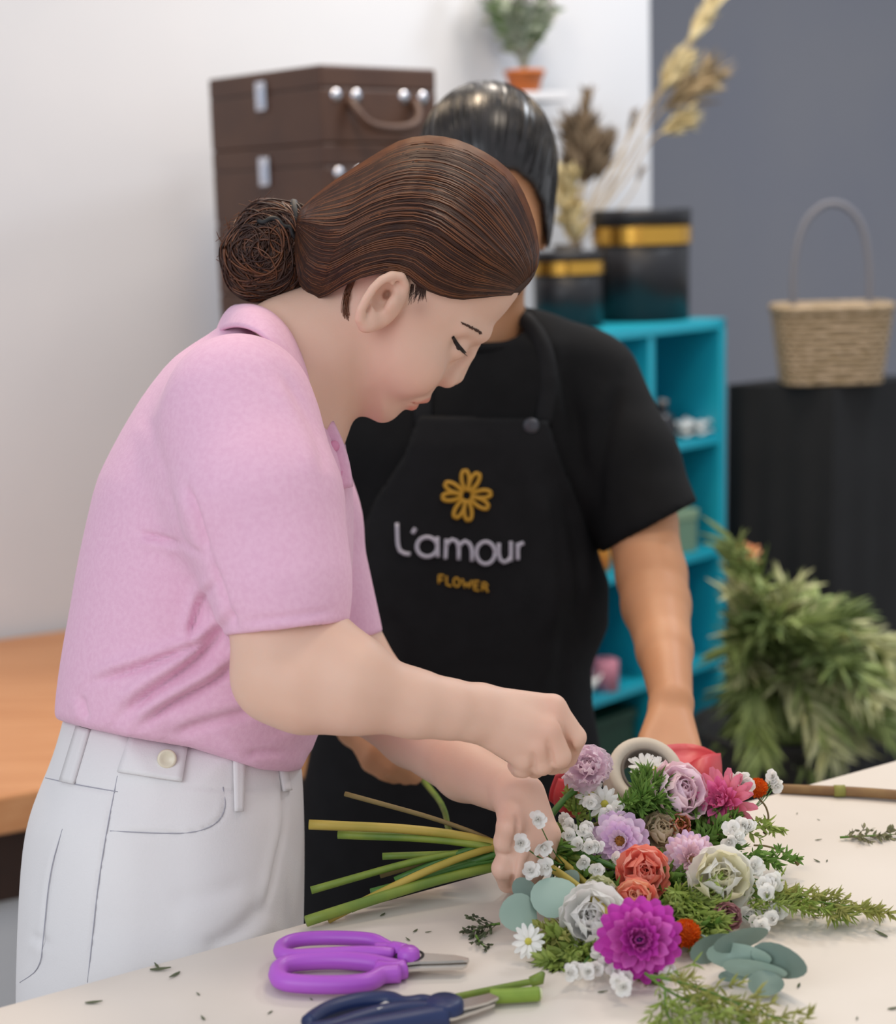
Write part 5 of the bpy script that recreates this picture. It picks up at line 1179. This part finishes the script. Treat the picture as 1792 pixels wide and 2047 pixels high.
globe('round orange globe flower right of the magenta dahlia', 1372, 1867, 1.0, 1.335); globe('small orange globe flower at the far right above the table', 1515, 1576, .8, 1.52); 
def daisy(label, px, py, s=1.0, nv=(0, 0, .3), d=None, nm='daisy'):
    flower(nm, label, px, py, [(13, .0118, .0042, 4, D_(bend=.12, cup=.1, nl=5, nw=3), P_wht, .002, 0), (8, .0100, .0038, 14, D_(bend=.15, cup=.1, nl=5, nw=3), P_wht, .002, .0006)], scale=s, nv=nv, d=d, stem=False, group='white daisies in the bouquet', extra=[('flower_eye', dome(.0032, .0024), C_yel)])
    c = P(px, py, d or pdepth(px, py)); e = [o for o in COL.objects if o.name.startswith(nm) and o.parent is None][-1]
daisy('white daisy with yellow eye below the soft pink carnation', 1209, 1607, 1.15, (.1, 0, .1)); daisy('white daisy overlapping left of the yellow eyed daisy', 1184, 1590, 1.05, (-.2, 0, .6), 1.487)
daisy('white daisy at left in front of the cream ribbon roll', 1287, 1532, 1.0, (-.2, 0, 1.0), 1.515); daisy('white daisy at right in front of the cream ribbon roll', 1309, 1538, 1.0, (.2, 0, .9), 1.510)
daisy('white daisy lowest at left below the eucalyptus leaves', 1057, 1882, 1.0, (-.2, 0, .1), 1.33); daisy('small white daisy between eucalyptus leaf and white rose', 1167, 1806, .8, (-.1, 0, .3), 1.37)
# white filler sprigs: each sprig is a thing, its blossoms are parts
def blossom_mesh(seed, s=1.0):
    vf = []; rg_ = np.random.default_rng(seed)
    for k in range(9):
        M4 = Matrix.Rotation(2*math.pi*k/9+rg_.normal()*.2, 4, 'Z') @ Matrix.Rotation(-(.15+.7*rg_.random()), 4, 'Y'); vf.append(xf(petal(.0095*s, .0075*s, .3, .12, .3, nl=4, nw=3), M4))
    for k in range(5):
        M4 = Matrix.Rotation(2*math.pi*k/5+rg_.normal()*.2, 4, 'Z') @ Matrix.Rotation(-1.2, 4, 'Y'); vf.append(xf(petal(.007*s, .0055*s, .4, .2, .3, nl=4, nw=3), M4))
    V, F = join(*vf); me = mesh_data('blossom', V, F); me.materials.append(P_wht); me.polygons.foreach_set('use_smooth', np.ones(len(me.polygons), bool)); return me
BM = [blossom_mesh(i) for i in range(4)]
def sprig(label, pts, base, dz=0.0, s=1.0, group='white filler sprigs in the bouquet', m_=None):
    b = P(*base[:2], cl(*base)); e = empty('white_blossom_sprig', loc=b); tag(e, label, 'flower', group); bpy.context.view_layer.update()
    for i, q in enumerate(pts):
        px, py = q[:2]; c = P(px, py, cl(px, py, q[2] if len(q) > 2 else pdepth(px, py)+dz))
        o = bpy.data.objects.new('blossom', BM[i % 4]); COL.objects.link(o); o.parent = e; o.matrix_parent_inverse = e.matrix_world.inverted()
        rg_ = np.random.default_rng(i+int(px)); o.matrix_basis = align_z(c, -nrm(ray(px, py))+rg_.normal(size=3)*.35, rg_.random()*6) @ Matrix.Scale(s*(.85+.3*rg_.random()), 4)
        obj('stem', tube(smoothline([c, (c+b)/2-np.array([0, 0, .006]), b], 8), .0006, 4), M_stem2, e, True, 'world')
sprig('sprig of small white blossoms lying over the holding hand', [(1075, 1637, 1.395), (1040, 1685, 1.393), (1083, 1690, 1.395), (1062, 1742, 1.388), (1095, 1730, 1.39)], (1130, 1730, 1.43))
sprig('dense sprig of white blossoms left of the lilac flower', [(1133, 1637), (1145, 1652), (1136, 1670), (1176, 1650), (1168, 1664), (1184, 1672), (1178, 1694), (1160, 1690), (1195, 1690), (1169, 1721), (1191, 1738), (1231, 1717), (1241, 1636), (1235, 1618), (1218, 1622), (1178, 1604)], (1190, 1720, 1.46), -.012, .85)
sprig('sprig of white blossoms at the right edge above the fern', [(1465, 1662), (1458, 1680), (1472, 1678), (1505, 1735), (1540, 1775), (1528, 1770), (1548, 1764), (1536, 1786), (1488, 1652), (1500, 1655)], (1440, 1720, 1.45), -.012, 1.0)
sprig('two cream white petals standing beside the orange globe flower', [(1478, 1552, 1.515), (1484, 1568, 1.51), (1472, 1566, 1.51), (1488, 1580, 1.51)], (1450, 1640, 1.49), 0, 1.25)
sprig('lone white blossom pair at the far right against dark floor', [(1546, 1552, 1.53), (1551, 1568, 1.53), (1546, 1562, 1.53)], (1500, 1620, 1.50), 0, .85)
sprig('white blossoms near the table below the creamy rose', [(1512, 1835, 1.385), (1535, 1820, 1.385), (1522, 1850, 1.38), (1545, 1838, 1.385), (1500, 1822, 1.385), (1555, 1825, 1.385)], (1460, 1800, 1.40), 0, .95)
sprig('bluish white blossoms along the lower edge beside the dahlia', [(1138, 1944, 1.318), (1150, 1936, 1.318), (1190, 1935, 1.315), (1212, 1925, 1.315), (1200, 1908, 1.32), (1225, 1940, 1.312), (1240, 1962, 1.308), (1252, 1955, 1.308), (1248, 1972, 1.306), (1175, 1942, 1.315), (1330, 1950, 1.312), (1342, 1942, 1.314)], (1190, 1890, 1.34), 0, .85)
sprig('cream blossoms filling the gap above the dusty pink bud', [(1180, 1775), (1198, 1770), (1215, 1782), (1170, 1790)], (1200, 1800, 1.40), -.01, .9)
# eucalyptus
M_euc = mat('eucalyptus_leaf', '9DB3A6', 0.6, '90A89B', 18); M_euc2 = mat('eucalyptus_leaf_dark', '75897F', 0.6, '82968B', 18)
def leafvf(c, ux, uy, a, b, cup, npt=18):
    rings = [c]; n = nrm(np.cross(ux, uy)); V = [c]; F = []
    for k, r in enumerate((.33, .66, 1.0)):
        for i in range(npt):
            t = 2*math.pi*i/npt; V.append(c+ux*a*r*math.cos(t)*(1-.06*math.sin(t)**2)+uy*b*r*math.sin(t)*(1-.12*math.cos(t))+n*cup*(r*r*math.sin(t)**2*b-.15*r*r*math.cos(t)**2*a))
    F += [(0, 1+i, 1+(i+1) % npt) for i in range(npt)]
    for k in range(2): F += [(1+k*npt+i, 1+(k+1)*npt+i, 1+(k+1)*npt+(i+1) % npt, 1+k*npt+(i+1) % npt) for i in range(npt)]
    return np.array(V), F
def eucalyptus(label, leaves, stem):
    ln = smoothline([P(*q) for q in stem], 14); e = empty('eucalyptus_sprig', loc=ln[0]); tag(e, label, 'leaves', 'eucalyptus sprigs in the bouquet'); bpy.context.view_layer.update()
    obj('stem', tube(ln, .0016, 6), M_euc2, e, True, 'world')
    for px, py, d, a, b, ang, tilt, m_ in leaves:
        if d is None:      # resting on the tabletop: tilt = (height, slope)
            r = math.radians(ang); V = [T(px, py, tilt[0])]; F = [(0, 1+i, 1+(i+1) % 18) for i in range(18)]
            for k, rr in enumerate((.33, .66, 1.0)):
                for i in range(18):
                    t = 2*math.pi*i/18; x_, y_ = a*rr*math.cos(t), b*rr*math.sin(t)*(1-.15*math.cos(t)); V.append(T(px+x_*math.cos(r)-y_*math.sin(r), py+x_*math.sin(r)+y_*math.cos(r), max(.0012, tilt[0]+tilt[1]*rr*math.sin(t)+.004*rr*rr*math.cos(t)**2)))
            for k in range(2): F += [(1+k*18+i, 1+(k+1)*18+i, 1+(k+1)*18+(i+1) % 18, 1+k*18+(i+1) % 18) for i in range(18)]
            obj('leaf', (np.array(V), F), m_, e, True, 'world'); continue
        c = P(px, py, d); r = math.radians(ang); ux = nrm(math.cos(r)*RGT-math.sin(r)*UPV); uy = nrm(np.cross(nrm(ray(px, py)), ux)); uy = nrm(uy+nrm(ray(px, py))*tilt)
        obj('leaf', leafvf(c, ux, uy, a*d/FPX, b*d/FPX*math.sqrt(1+tilt*tilt), .25), m_, e, True, 'world')
eucalyptus('round blue green eucalyptus leaves at lower left of the bouquet', [(1040, 1826, 1.365, 41, 38, 55, -.3, M_euc), (1108, 1790, 1.372, 48, 40, -12, -.35, M_euc), (1052, 1778, 1.395, 30, 22, 30, -.4, M_euc2), (1130, 1765, 1.41, 34, 24, -40, -.5, M_euc2)], [(1110, 1740, 1.44), (1085, 1800, 1.385), (1072, 1815, 1.37)])
eucalyptus('dark blue green eucalyptus leaves lying on the table at right', [(1425, 1895, None, 48, 26, -25, (.022, -.012), M_euc2), (1482, 1878, None, 58, 20, -18, (.030, -.010), M_euc2), (1478, 1912, None, 66, 26, 6, (.020, -.010), M_euc), (1558, 1922, None, 60, 33, 20, (.022, -.014), M_euc2), (1510, 1938, None, 66, 18, 8, (.014, -.008), M_euc), (1532, 1966, None, 37, 26, 3, (.010, -.006), M_euc2), (1470, 1950, None, 34, 12, -4, (.006, -.002), M_euc2)], [(1400, 1870, 1.34), (1470, 1905, 1.315), (1545, 1930, 1.305)])
# ferns and other green sprays
M_fern = pmat('fern_green', '93A850', 'A8B868', 40, .3); M_fern2 = pmat('fern_deep_green', '63883E', '789A4A', 40, .3); M_fern3 = pmat('fern_olive', 'AFAE68', '9EA256', 40, .3)
def fern(label, pts, m_, nbr, blen, L, W, seed, spread=.9, per=16, group='green fern sprays in the bouquet', name='fern_spray'):
    ln = smoothline(pts, 30); ln[:, 2] = np.maximum(ln[:, 2], Z_TAB+.003); e = empty(name, loc=ln[0]); tag(e, label, 'greenery', group); bpy.context.view_layer.update(); rg_ = np.random.default_rng(seed)
    obj('stem', tube(ln, np.linspace(.0012, .0005, 30), 5), M_fern2, e, True, 'world'); vs = []; fs = []; k = 0
    for i in range(nbr):
        t = .08+.9*i/(nbr-1) if nbr > 1 else .1; f_ = t*29; a_ = int(min(f_, 28)); p0 = ln[a_]+(ln[a_+1]-ln[a_])*(f_-a_); tg = nrm(ln[a_+1]-ln[a_])
        sd = nrm(np.cross(tg, np.array([0, 0, 1.0])))*(1 if i % 2 else -1); dr = nrm(tg*.8+sd*.8*spread+np.array([0, 0, .35*rg_.normal()])); bl = blen*(1.1-.75*t)*(.8+.4*rg_.random())
        V, F = spray_vf(p0, dr, per, L, W, 1.0, seed*50+i, length=bl); vs.append(V); fs += [tuple(q+k for q in f) for f in F]; k += len(V)
        V, F = tube([p0, p0+dr*bl], .0004, 3); vs.append(V); fs += [tuple(q+k for q in f) for f in F]; k += len(V)
    V = np.vstack(vs); V[:, 2] = np.maximum(V[:, 2], Z_TAB+.0008)
    tag(obj('foliage', (V, fs), m_, e, True, 'world'), kind='stuff')
fern('long feathery fern tip pointing right across the table', [P(1430, 1770, 1.42), P(1520, 1775, 1.43), T(1640, 1805, .022), T(1760, 1818, .012)], M_fern3, 30, .034, .009, .0018, 1, per=20)
fern('second feathery fern tip lying below the long one', [P(1470, 1780, 1.41), T(1560, 1805, .02), T(1690, 1822, .012)], M_fern, 24, .026, .009, .0018, 2, per=18)
fern('fern spray reaching to the lower frame edge', [T(1290, 1945, .02), T(1340, 1985, .012), T(1420, 2020, .010), T(1530, 2062, .008)], M_fern, 22, .036, .010, .0019, 3, per=13)
fern('fern spray crossing beside the lower frame edge at right', [T(1300, 1950, .025), T(1390, 1970, .02), T(1470, 2005, .016), T(1600, 2052, .008)], M_fern3, 22, .034, .010, .0019, 4, per=12)
fern('short fern tip at the bottom frame edge', [T(1330, 1980, .02), T(1330, 2015, .012), T(1350, 2060, .008)], M_fern, 12, .030, .010, .0019, 5, per=12)
fern('bushy deep green sprig under the pink carnation', [P(1230, 1650, 1.49), P(1265, 1610, 1.478), P(1300, 1565, 1.492)], M_fern2, 22, .034, .012, .003, 6, per=26)
fern('bushy deep green sprig left of the pale pink rose', [P(1250, 1640, 1.49), P(1290, 1595, 1.480), P(1340, 1575, 1.498)], M_fern2, 22, .030, .012, .003, 7, per=24)
fern('yellow green buds beside the red ribbon', [P(1160, 1670, 1.48), P(1150, 1610, 1.485), P(1155, 1575, 1.50)], M_fern, 14, .022, .006, .004, 8, per=18)
fern('light green sprig between coral rose and cream rose', [P(1330, 1770, 1.42), P(1380, 1800, 1.385), P(1410, 1850, 1.352), P(1425, 1885, 1.335)], M_fern, 22, .034, .012, .003, 9, per=26)
fern('light green moss sprig under the pale pink chrysanthemum', [P(1340, 1790, 1.41), P(1370, 1790, 1.392), P(1420, 1820, 1.378)], M_fern, 16, .034, .011, .003, 10, per=26)
fern('fresh green leaves below the ruffled white rose', [P(1180, 1870, 1.36), P(1140, 1900, 1.34), P(1110, 1925, 1.325)], M_fern, 16, .030, .013, .005, 11, per=18)
fern('fresh green leaves at the bottom under the dahlia', [P(1230, 1900, 1.34), P(1270, 1940, 1.318), P(1310, 1965, 1.305)], M_fern, 14, .026, .012, .0045, 12, per=18)
fern('leafy sprig right of the lilac flower below the hot pink dahlia', [P(1400, 1700, 1.47), P(1420, 1660, 1.48), P(1450, 1640, 1.49)], M_fern2, 16, .032, .010, .004, 13, per=22)
fern('small leafed twig right of the creamy rose', [P(1440, 1700, 1.45), P(1500, 1720, 1.445), P(1580, 1715, 1.455)], M_fern2, 14, .022, .008, .0035, 14, per=12)
fern('small leafed twig reaching right below the hot pink dahlia', [P(1450, 1660, 1.48), P(1500, 1650, 1.49), P(1550, 1655, 1.495)], M_fern, 12, .022, .008, .0035, 15, per=10)
fern('dark leaves filling the middle of the bouquet', [P(1120, 1740, 1.475), P(1230, 1770, 1.44), P(1340, 1760, 1.435)], M_fern2, 22, .045, .02, .008, 16, per=18)
fern('dark leaves filling the upper part of the bouquet', [P(1160, 1690, 1.50), P(1280, 1650, 1.50), P(1420, 1640, 1.51)], M_fern2, 22, .04, .02, .008, 17, per=18)
fern('dark leaves filling the lower part of the bouquet', [P(1170, 1800, 1.42), P(1260, 1850, 1.37), P(1400, 1860, 1.37)], M_fern2, 22, .035, .018, .008, 18, per=18)
fern('pale seed heads left of the ruffled white rose', [P(1150, 1840, 1.375), P(1120, 1860, 1.36), P(1080, 1880, 1.345)], M_fern3, 12, .028, .007, .004, 19, per=10)
fern('green strands leaving the holding hand towards the flowers', [P(1060, 1712, 1.45), P(1120, 1700, 1.45), P(1180, 1715, 1.455)], M_fern2, 16, .03, .016, .004, 20, per=12)
for lab, pts in (('thin curled brown tendril beside the orange globe flower', [P(1517, 1596, 1.515), P(1533, 1612, 1.51), P(1539, 1640, 1.505), P(1528, 1662, 1.50)]), ('thin curved brown tendril right of the white blossoms', [P(1508, 1690, 1.47), P(1535, 1691, 1.475), P(1565, 1702, 1.48), P(1592, 1724, 1.48)])):
    e = empty('tendril', loc=pts[0]); tag(e, lab, 'tendril'); obj('stem', tube(smoothline(pts, 16), .0009, 5), M_stem4, e, True, 'world'); obj('tip', tube([pts[-1], pts[-1]+np.array([.002, 0, -.002])], .0018, 6), M_stem4, e, True, 'world')

# ------------------------------------------------------------------ ribbons behind the flowers
M_red = mat('red_ribbon', 'C53A42', 0.45, 'B73038', 14); M_roll = mat('cream_ribbon', 'D3C8B6', 0.6, 'C7BBA8', 20); M_card = mat('card_core', '6F665C', 0.8)
rc = P(1286, 1556, 1.585); re_ = empty('ribbon_roll', align_z(rc, -nrm(ray(1286, 1556))+np.array([.25, 0, .55]))); tag(re_, 'cream ribbon roll standing on edge behind the daisies', 'ribbon roll'); bpy.context.view_layer.update()
obj('ribbon_winding', lathe([(.024, -.016), (.034, -.016), (.0355, -.014), (.0355, .014), (.034, .016), (.024, .016), (.024, -.016)], 40), M_roll, re_); obj('core', lathe([(.021, -.0165), (.0238, -.0165), (.0238, .0165), (.021, .0165), (.021, -.0165)], 40), M_card, re_)
def quadgrid(rows, n=12):
    R_ = [smoothline([P(*q) for q in r], n) for r in rows]; R_ = np.array(R_); return np.array([smoothline(R_[:, j], 10) for j in range(n)]).transpose(1, 0, 2)
e = empty('red_ribbon', loc=P(1390, 1560, 1.60)); tag(e, 'wide red ribbon folded open beside the cream roll', 'ribbon'); bpy.context.view_layer.update()
obj('back_fold', sheet(quadgrid([[(1312, 1494, 1.63), (1350, 1486, 1.64), (1400, 1488, 1.64), (1440, 1510, 1.60)], [(1325, 1515, 1.625), (1355, 1512, 1.635), (1398, 1508, 1.635), (1436, 1516, 1.60)], [(1345, 1552, 1.58), (1370, 1545, 1.60), (1405, 1535, 1.60), (1432, 1540, 1.595)]]), .0018), M_red, e, True, 'world')
obj('front_fold', sheet(quadgrid([[(1352, 1548, 1.565), (1385, 1522, 1.56), (1412, 1508, 1.56), (1440, 1506, 1.585)], [(1362, 1570, 1.55), (1392, 1548, 1.54), (1420, 1535, 1.545), (1443, 1535, 1.575)], [(1385, 1610, 1.545), (1405, 1600, 1.535), (1425, 1590, 1.54), (1442, 1580, 1.57)]]), .0018), M_red, e, True, 'world')
e = empty('red_ribbon', loc=P(1125, 1590, 1.54)); tag(e, 'folded red ribbon end between hand and green buds', 'ribbon'); bpy.context.view_layer.update()
obj('back_fold', sheet(quadgrid([[(1112, 1548, 1.545), (1130, 1541, 1.55), (1160, 1548, 1.555)], [(1100, 1580, 1.54), (1125, 1580, 1.55), (1160, 1585, 1.555)], [(1098, 1600, 1.54), (1125, 1620, 1.545), (1150, 1625, 1.55)]]), .0018), M_red, e, True, 'world')
obj('front_fold', sheet(quadgrid([[(1118, 1556, 1.535), (1140, 1560, 1.52), (1162, 1566, 1.535)], [(1106, 1590, 1.53), (1135, 1595, 1.515), (1165, 1595, 1.53)], [(1110, 1612, 1.53), (1130, 1632, 1.52), (1158, 1635, 1.53)]]), .0018), M_red, e, True, 'world')

# ================================================================== on the table
M_purp = mat('purple_plastic', 'B45CCB', 0.4, 'A94FC2', 12, sss=.05); M_blade = mat('scissor_steel', 'CFCBC6', 0.25, metal=.9); M_navy = mat('navy_plastic', '1B2B57', 0.4); M_whp = mat('white_plastic', 'E8E4DE', 0.4)
c5 = lambda x, y: (500+x/2.8, 1780+y/2.8)
def T5(x, y, h): return T(*c5(x, y), h)
sc_ = empty('scissors', loc=T5(600, 400, 0)); tag(sc_, 'purple handled florist scissors lying on the cream table', 'scissors'); bpy.context.view_layer.update()
up_ = np.array([T5(*q) for q in [(800, 335, .010), (735, 300, .011), (700, 280, .012), (600, 268, .012), (400, 264, .012), (250, 276, .012), (178, 305, .012), (165, 345, .012), (205, 372, .012), (400, 362, .012), (600, 350, .012), (720, 352, .012), (800, 360, .010)]])
lw_ = np.array([T5(*q) for q in [(840, 440, .008), (740, 420, .009), (690, 405, .009), (500, 388, .009), (300, 395, .009), (185, 415, .009), (150, 455, .009), (160, 500, .009), (220, 520, .009), (400, 530, .009), (600, 525, .009), (695, 505, .009), (730, 470, .009), (840, 465, .008)]])
Zf = (EZ, .95)
obj('handle', tube(smoothline(up_, 60), .0058, 10, closed=False), M_purp, sc_, True, 'world'); obj('handle', tube(smoothline(lw_, 60), .0072, 10), M_purp, sc_, True, 'world')
obj('handle_neck', tube(smoothline([T5(700, 335, .010), T5(800, 335, .010), T5(870, 352, .010)], 12), [.006]*6+[.0075]*6, 10), M_purp, sc_, True, 'world'); obj('handle_neck', tube(smoothline([T5(710, 445, .008), T5(800, 455, .008), T5(866, 440, .008)], 12), .0078, 10), M_purp, sc_, True, 'world')
obj('pivot_cap', xf(lathe([(0, .006), (.006, .0055), (.0085, .003), (.009, -.003)], 22), Matrix.Translation(T5(888, 358, .014))), M_purp, sc_, True, 'world'); obj('pivot_ring', xf(lathe([(.0092, -.001), (.0115, -.001), (.0115, .0015), (.0092, .0015), (.0092, -.001)], 22), Matrix.Translation(T5(895, 372, .0105))), M_black, sc_, True, 'world')
def blade(pts, z, th): 
    q = [T5(x, y, z) for x, y in pts]; n = len(q); V = np.vstack([q, [a+EZ*th for a in q]]); F = [tuple(range(n-1, -1, -1)), tuple(range(n, 2*n))]+[(i, (i+1) % n, n+(i+1) % n, n+i) for i in range(n)]; return V, F
obj('blade', blade([(830, 400), (870, 372), (950, 362), (1150, 376), (1225, 392), (1228, 402), (1100, 408), (950, 412), (880, 420)], .0095, .0022), M_blade, sc_, False, 'world'); obj('blade', blade([(830, 430), (900, 418), (1000, 415), (1225, 406), (1215, 430), (1190, 445), (1000, 450), (860, 456)], .0065, .0022), M_blade, sc_, False, 'world')
pr = empty('pruning_scissors', loc=T5(900, 690, 0)); tag(pr, 'navy handled pruning scissors cut by the lower frame edge', 'scissors'); bpy.context.view_layer.update()
obj('handle', tube(smoothline([T5(*q, .010) for q in [(330, 745), (380, 700), (470, 655), (600, 622), (720, 612), (800, 615), (850, 645), (920, 640), (960, 630), (1010, 640)]], 40), .0068, 10), M_navy, pr, True, 'world')
obj('handle', tube(smoothline([T5(*q, .010) for q in [(330, 790), (450, 775), (600, 722), (760, 680), (900, 664), (1010, 668)]], 30), .0066, 10), M_navy, pr, True, 'world')
obj('handle', tube(smoothline([T5(*q, .008) for q in [(450, 820), (650, 780), (850, 745), (1000, 715), (1110, 705)]], 30), .009, 10), M_navy, pr, True, 'world')
obj('handle_insert', blade([(690, 682), (760, 650), (805, 660), (720, 690)], .012, .004), M_whp, pr, False, 'world'); obj('pivot_cap', xf(lathe([(0, .006), (.011, .0055), (.0145, .003), (.015, -.003)], 22), Matrix.Translation(T5(1085, 645, .012))), M_navy, pr, True, 'world')
obj('pivot_plate', blade([(985, 700), (1010, 650), (1060, 635), (1080, 680), (1040, 710)], .0095, .003), M_whp, pr, False, 'world')
obj('blade', blade([(1060, 660), (1130, 640), (1345, 590), (1392, 612), (1330, 640), (1140, 688)], .009, .0022), M_blade, pr, False, 'world'); obj('blade', blade([(1080, 690), (1150, 688), (1388, 616), (1370, 650), (1150, 728), (1090, 735)], .0058, .0022), M_blade, pr, False, 'world')
def onetube(name, label, catg, pts, r, m_, tip=None, group=None):
    p = np.array(pts); e = empty(name, loc=p[0]); tag(e, label, catg, group); bpy.context.view_layer.update(); obj('stem', tube(smoothline(p, 18), r, 8), m_, e, True, 'world'); return e
e = onetube('cut_stem', 'thin green cut stem behind the navy pruning scissors', 'stem', [T5(1085, 610, .004), T5(1300, 565, .004), T5(1500, 525, .005), T5(1590, 508, .007)], .0026, M_stem); obj('node', tube([T5(1570, 512, .006), T5(1620, 495, .008), T5(1640, 462, .010)], [.004, .005, .002], 8), M_stem, e, True, 'world')
e = onetube('cut_stem', 'short thick green cut stem at the pruning scissors tip', 'stem', [T5(1345, 592, .007), T5(1450, 590, .007), T5(1620, 578, .007)], .0058, mat('stem_bright', '8BA33C', 0.5, '7A9433', 30)); obj('cut_end', tube([T5(1618, 578, .007), T5(1634, 577, .007)], [.0052, .0042], 8), mat('stem_pith', 'D9DDB4', 0.7), e, True, 'world')
e = onetube('brown_branch', 'brown woody branch lying across the right table edge', 'branch', [T(1560, 1577, .004), T(1640, 1580, .005), T(1720, 1583, .006), T(1830, 1592, .006)], .0052, mat('bark_brown', '7A5A3C', 0.8, '8E7048', 40)); obj('node', tube([T(1668, 1581, .006), T(1690, 1581, .006)], .0062, 8), mat('branch_green', '8C8A42', 0.7), e, True, 'world')
M_bit = mat('clipping_green', '5B6342', 0.8, '454A34', 40)
fern('sparse dark seed sprig on the table left of the eucalyptus', [T(1000, 1846, .006), T(975, 1850, .005), T(945, 1862, .004)], M_bit, 12, .022, .004, .003, 31, per=7, group='stray sprigs on the table', name='stray_sprig')
fern('small dark sprig end below the seed sprig', [T(952, 1870, .004), T(960, 1885, .003), T(972, 1895, .002)], M_bit, 6, .010, .004, .003, 32, per=5, group='stray sprigs on the table', name='stray_sprig')
fern('dry flat sprig on the table at far right', [T(1680, 1674, .003), T(1740, 1671, .004), T(1788, 1668, .003)], mat('clipping_olive', '7D7B58', 0.8), 16, .016, .006, .003, 33, per=7, group='stray sprigs on the table', name='stray_sprig')
bits = [(300, 1940, 30, 0), (318, 1936, 18, 1), (360, 1944, 24, 0), (170, 2006, 24, 0), (410, 2040, 14, 2), (545, 2021, 12, 1), (650, 1984, 18, 0), (625, 2000, 8, 1), (835, 1858, 14, 2), (850, 1864, 10, 1), (820, 1881, 12, 1), (770, 1826, 16, 0), (1195, 1984, 14, 2), (1775, 1874, 24, 2), (1600, 1966, 16, 0), (1520, 1956, 14, 0), (1640, 1724, 14, 0), (1655, 1719, 10, 1), (1630, 1680, 12, 0), (1695, 1838, 8, 1), (1595, 1625, 8, 2), (1562, 1668, 7, 0), (1640, 1640, 7, 1), (1715, 2033, 10, 1), (1775, 2018, 18, 0), (400, 1990, 10, 1), (700, 1960, 10, 0)]
LM = []
for i in range(3):
    V, F = sheet(leaflet(.010, .0022, 5)*np.array([1, 1, .8])+np.array([0, 0, .0006]), .0005); me = mesh_data('leaf_clipping', V, F); me.materials.append(M_bit); LM.append(me)
for i, (x, y, l_, k) in enumerate(bits):
    o = bpy.data.objects.new('leaf_clipping', LM[k]); COL.objects.link(o); p = T(x, y, .0004); o.matrix_world = Matrix.Translation(p) @ Matrix.Rotation(i*2.1, 4, 'Z') @ Matrix.Scale(l_/18, 4)
    tag(o, 'tiny dark leaf clipping lying on the cream tabletop', 'clipping', 'leaf clippings scattered on the tabletop')
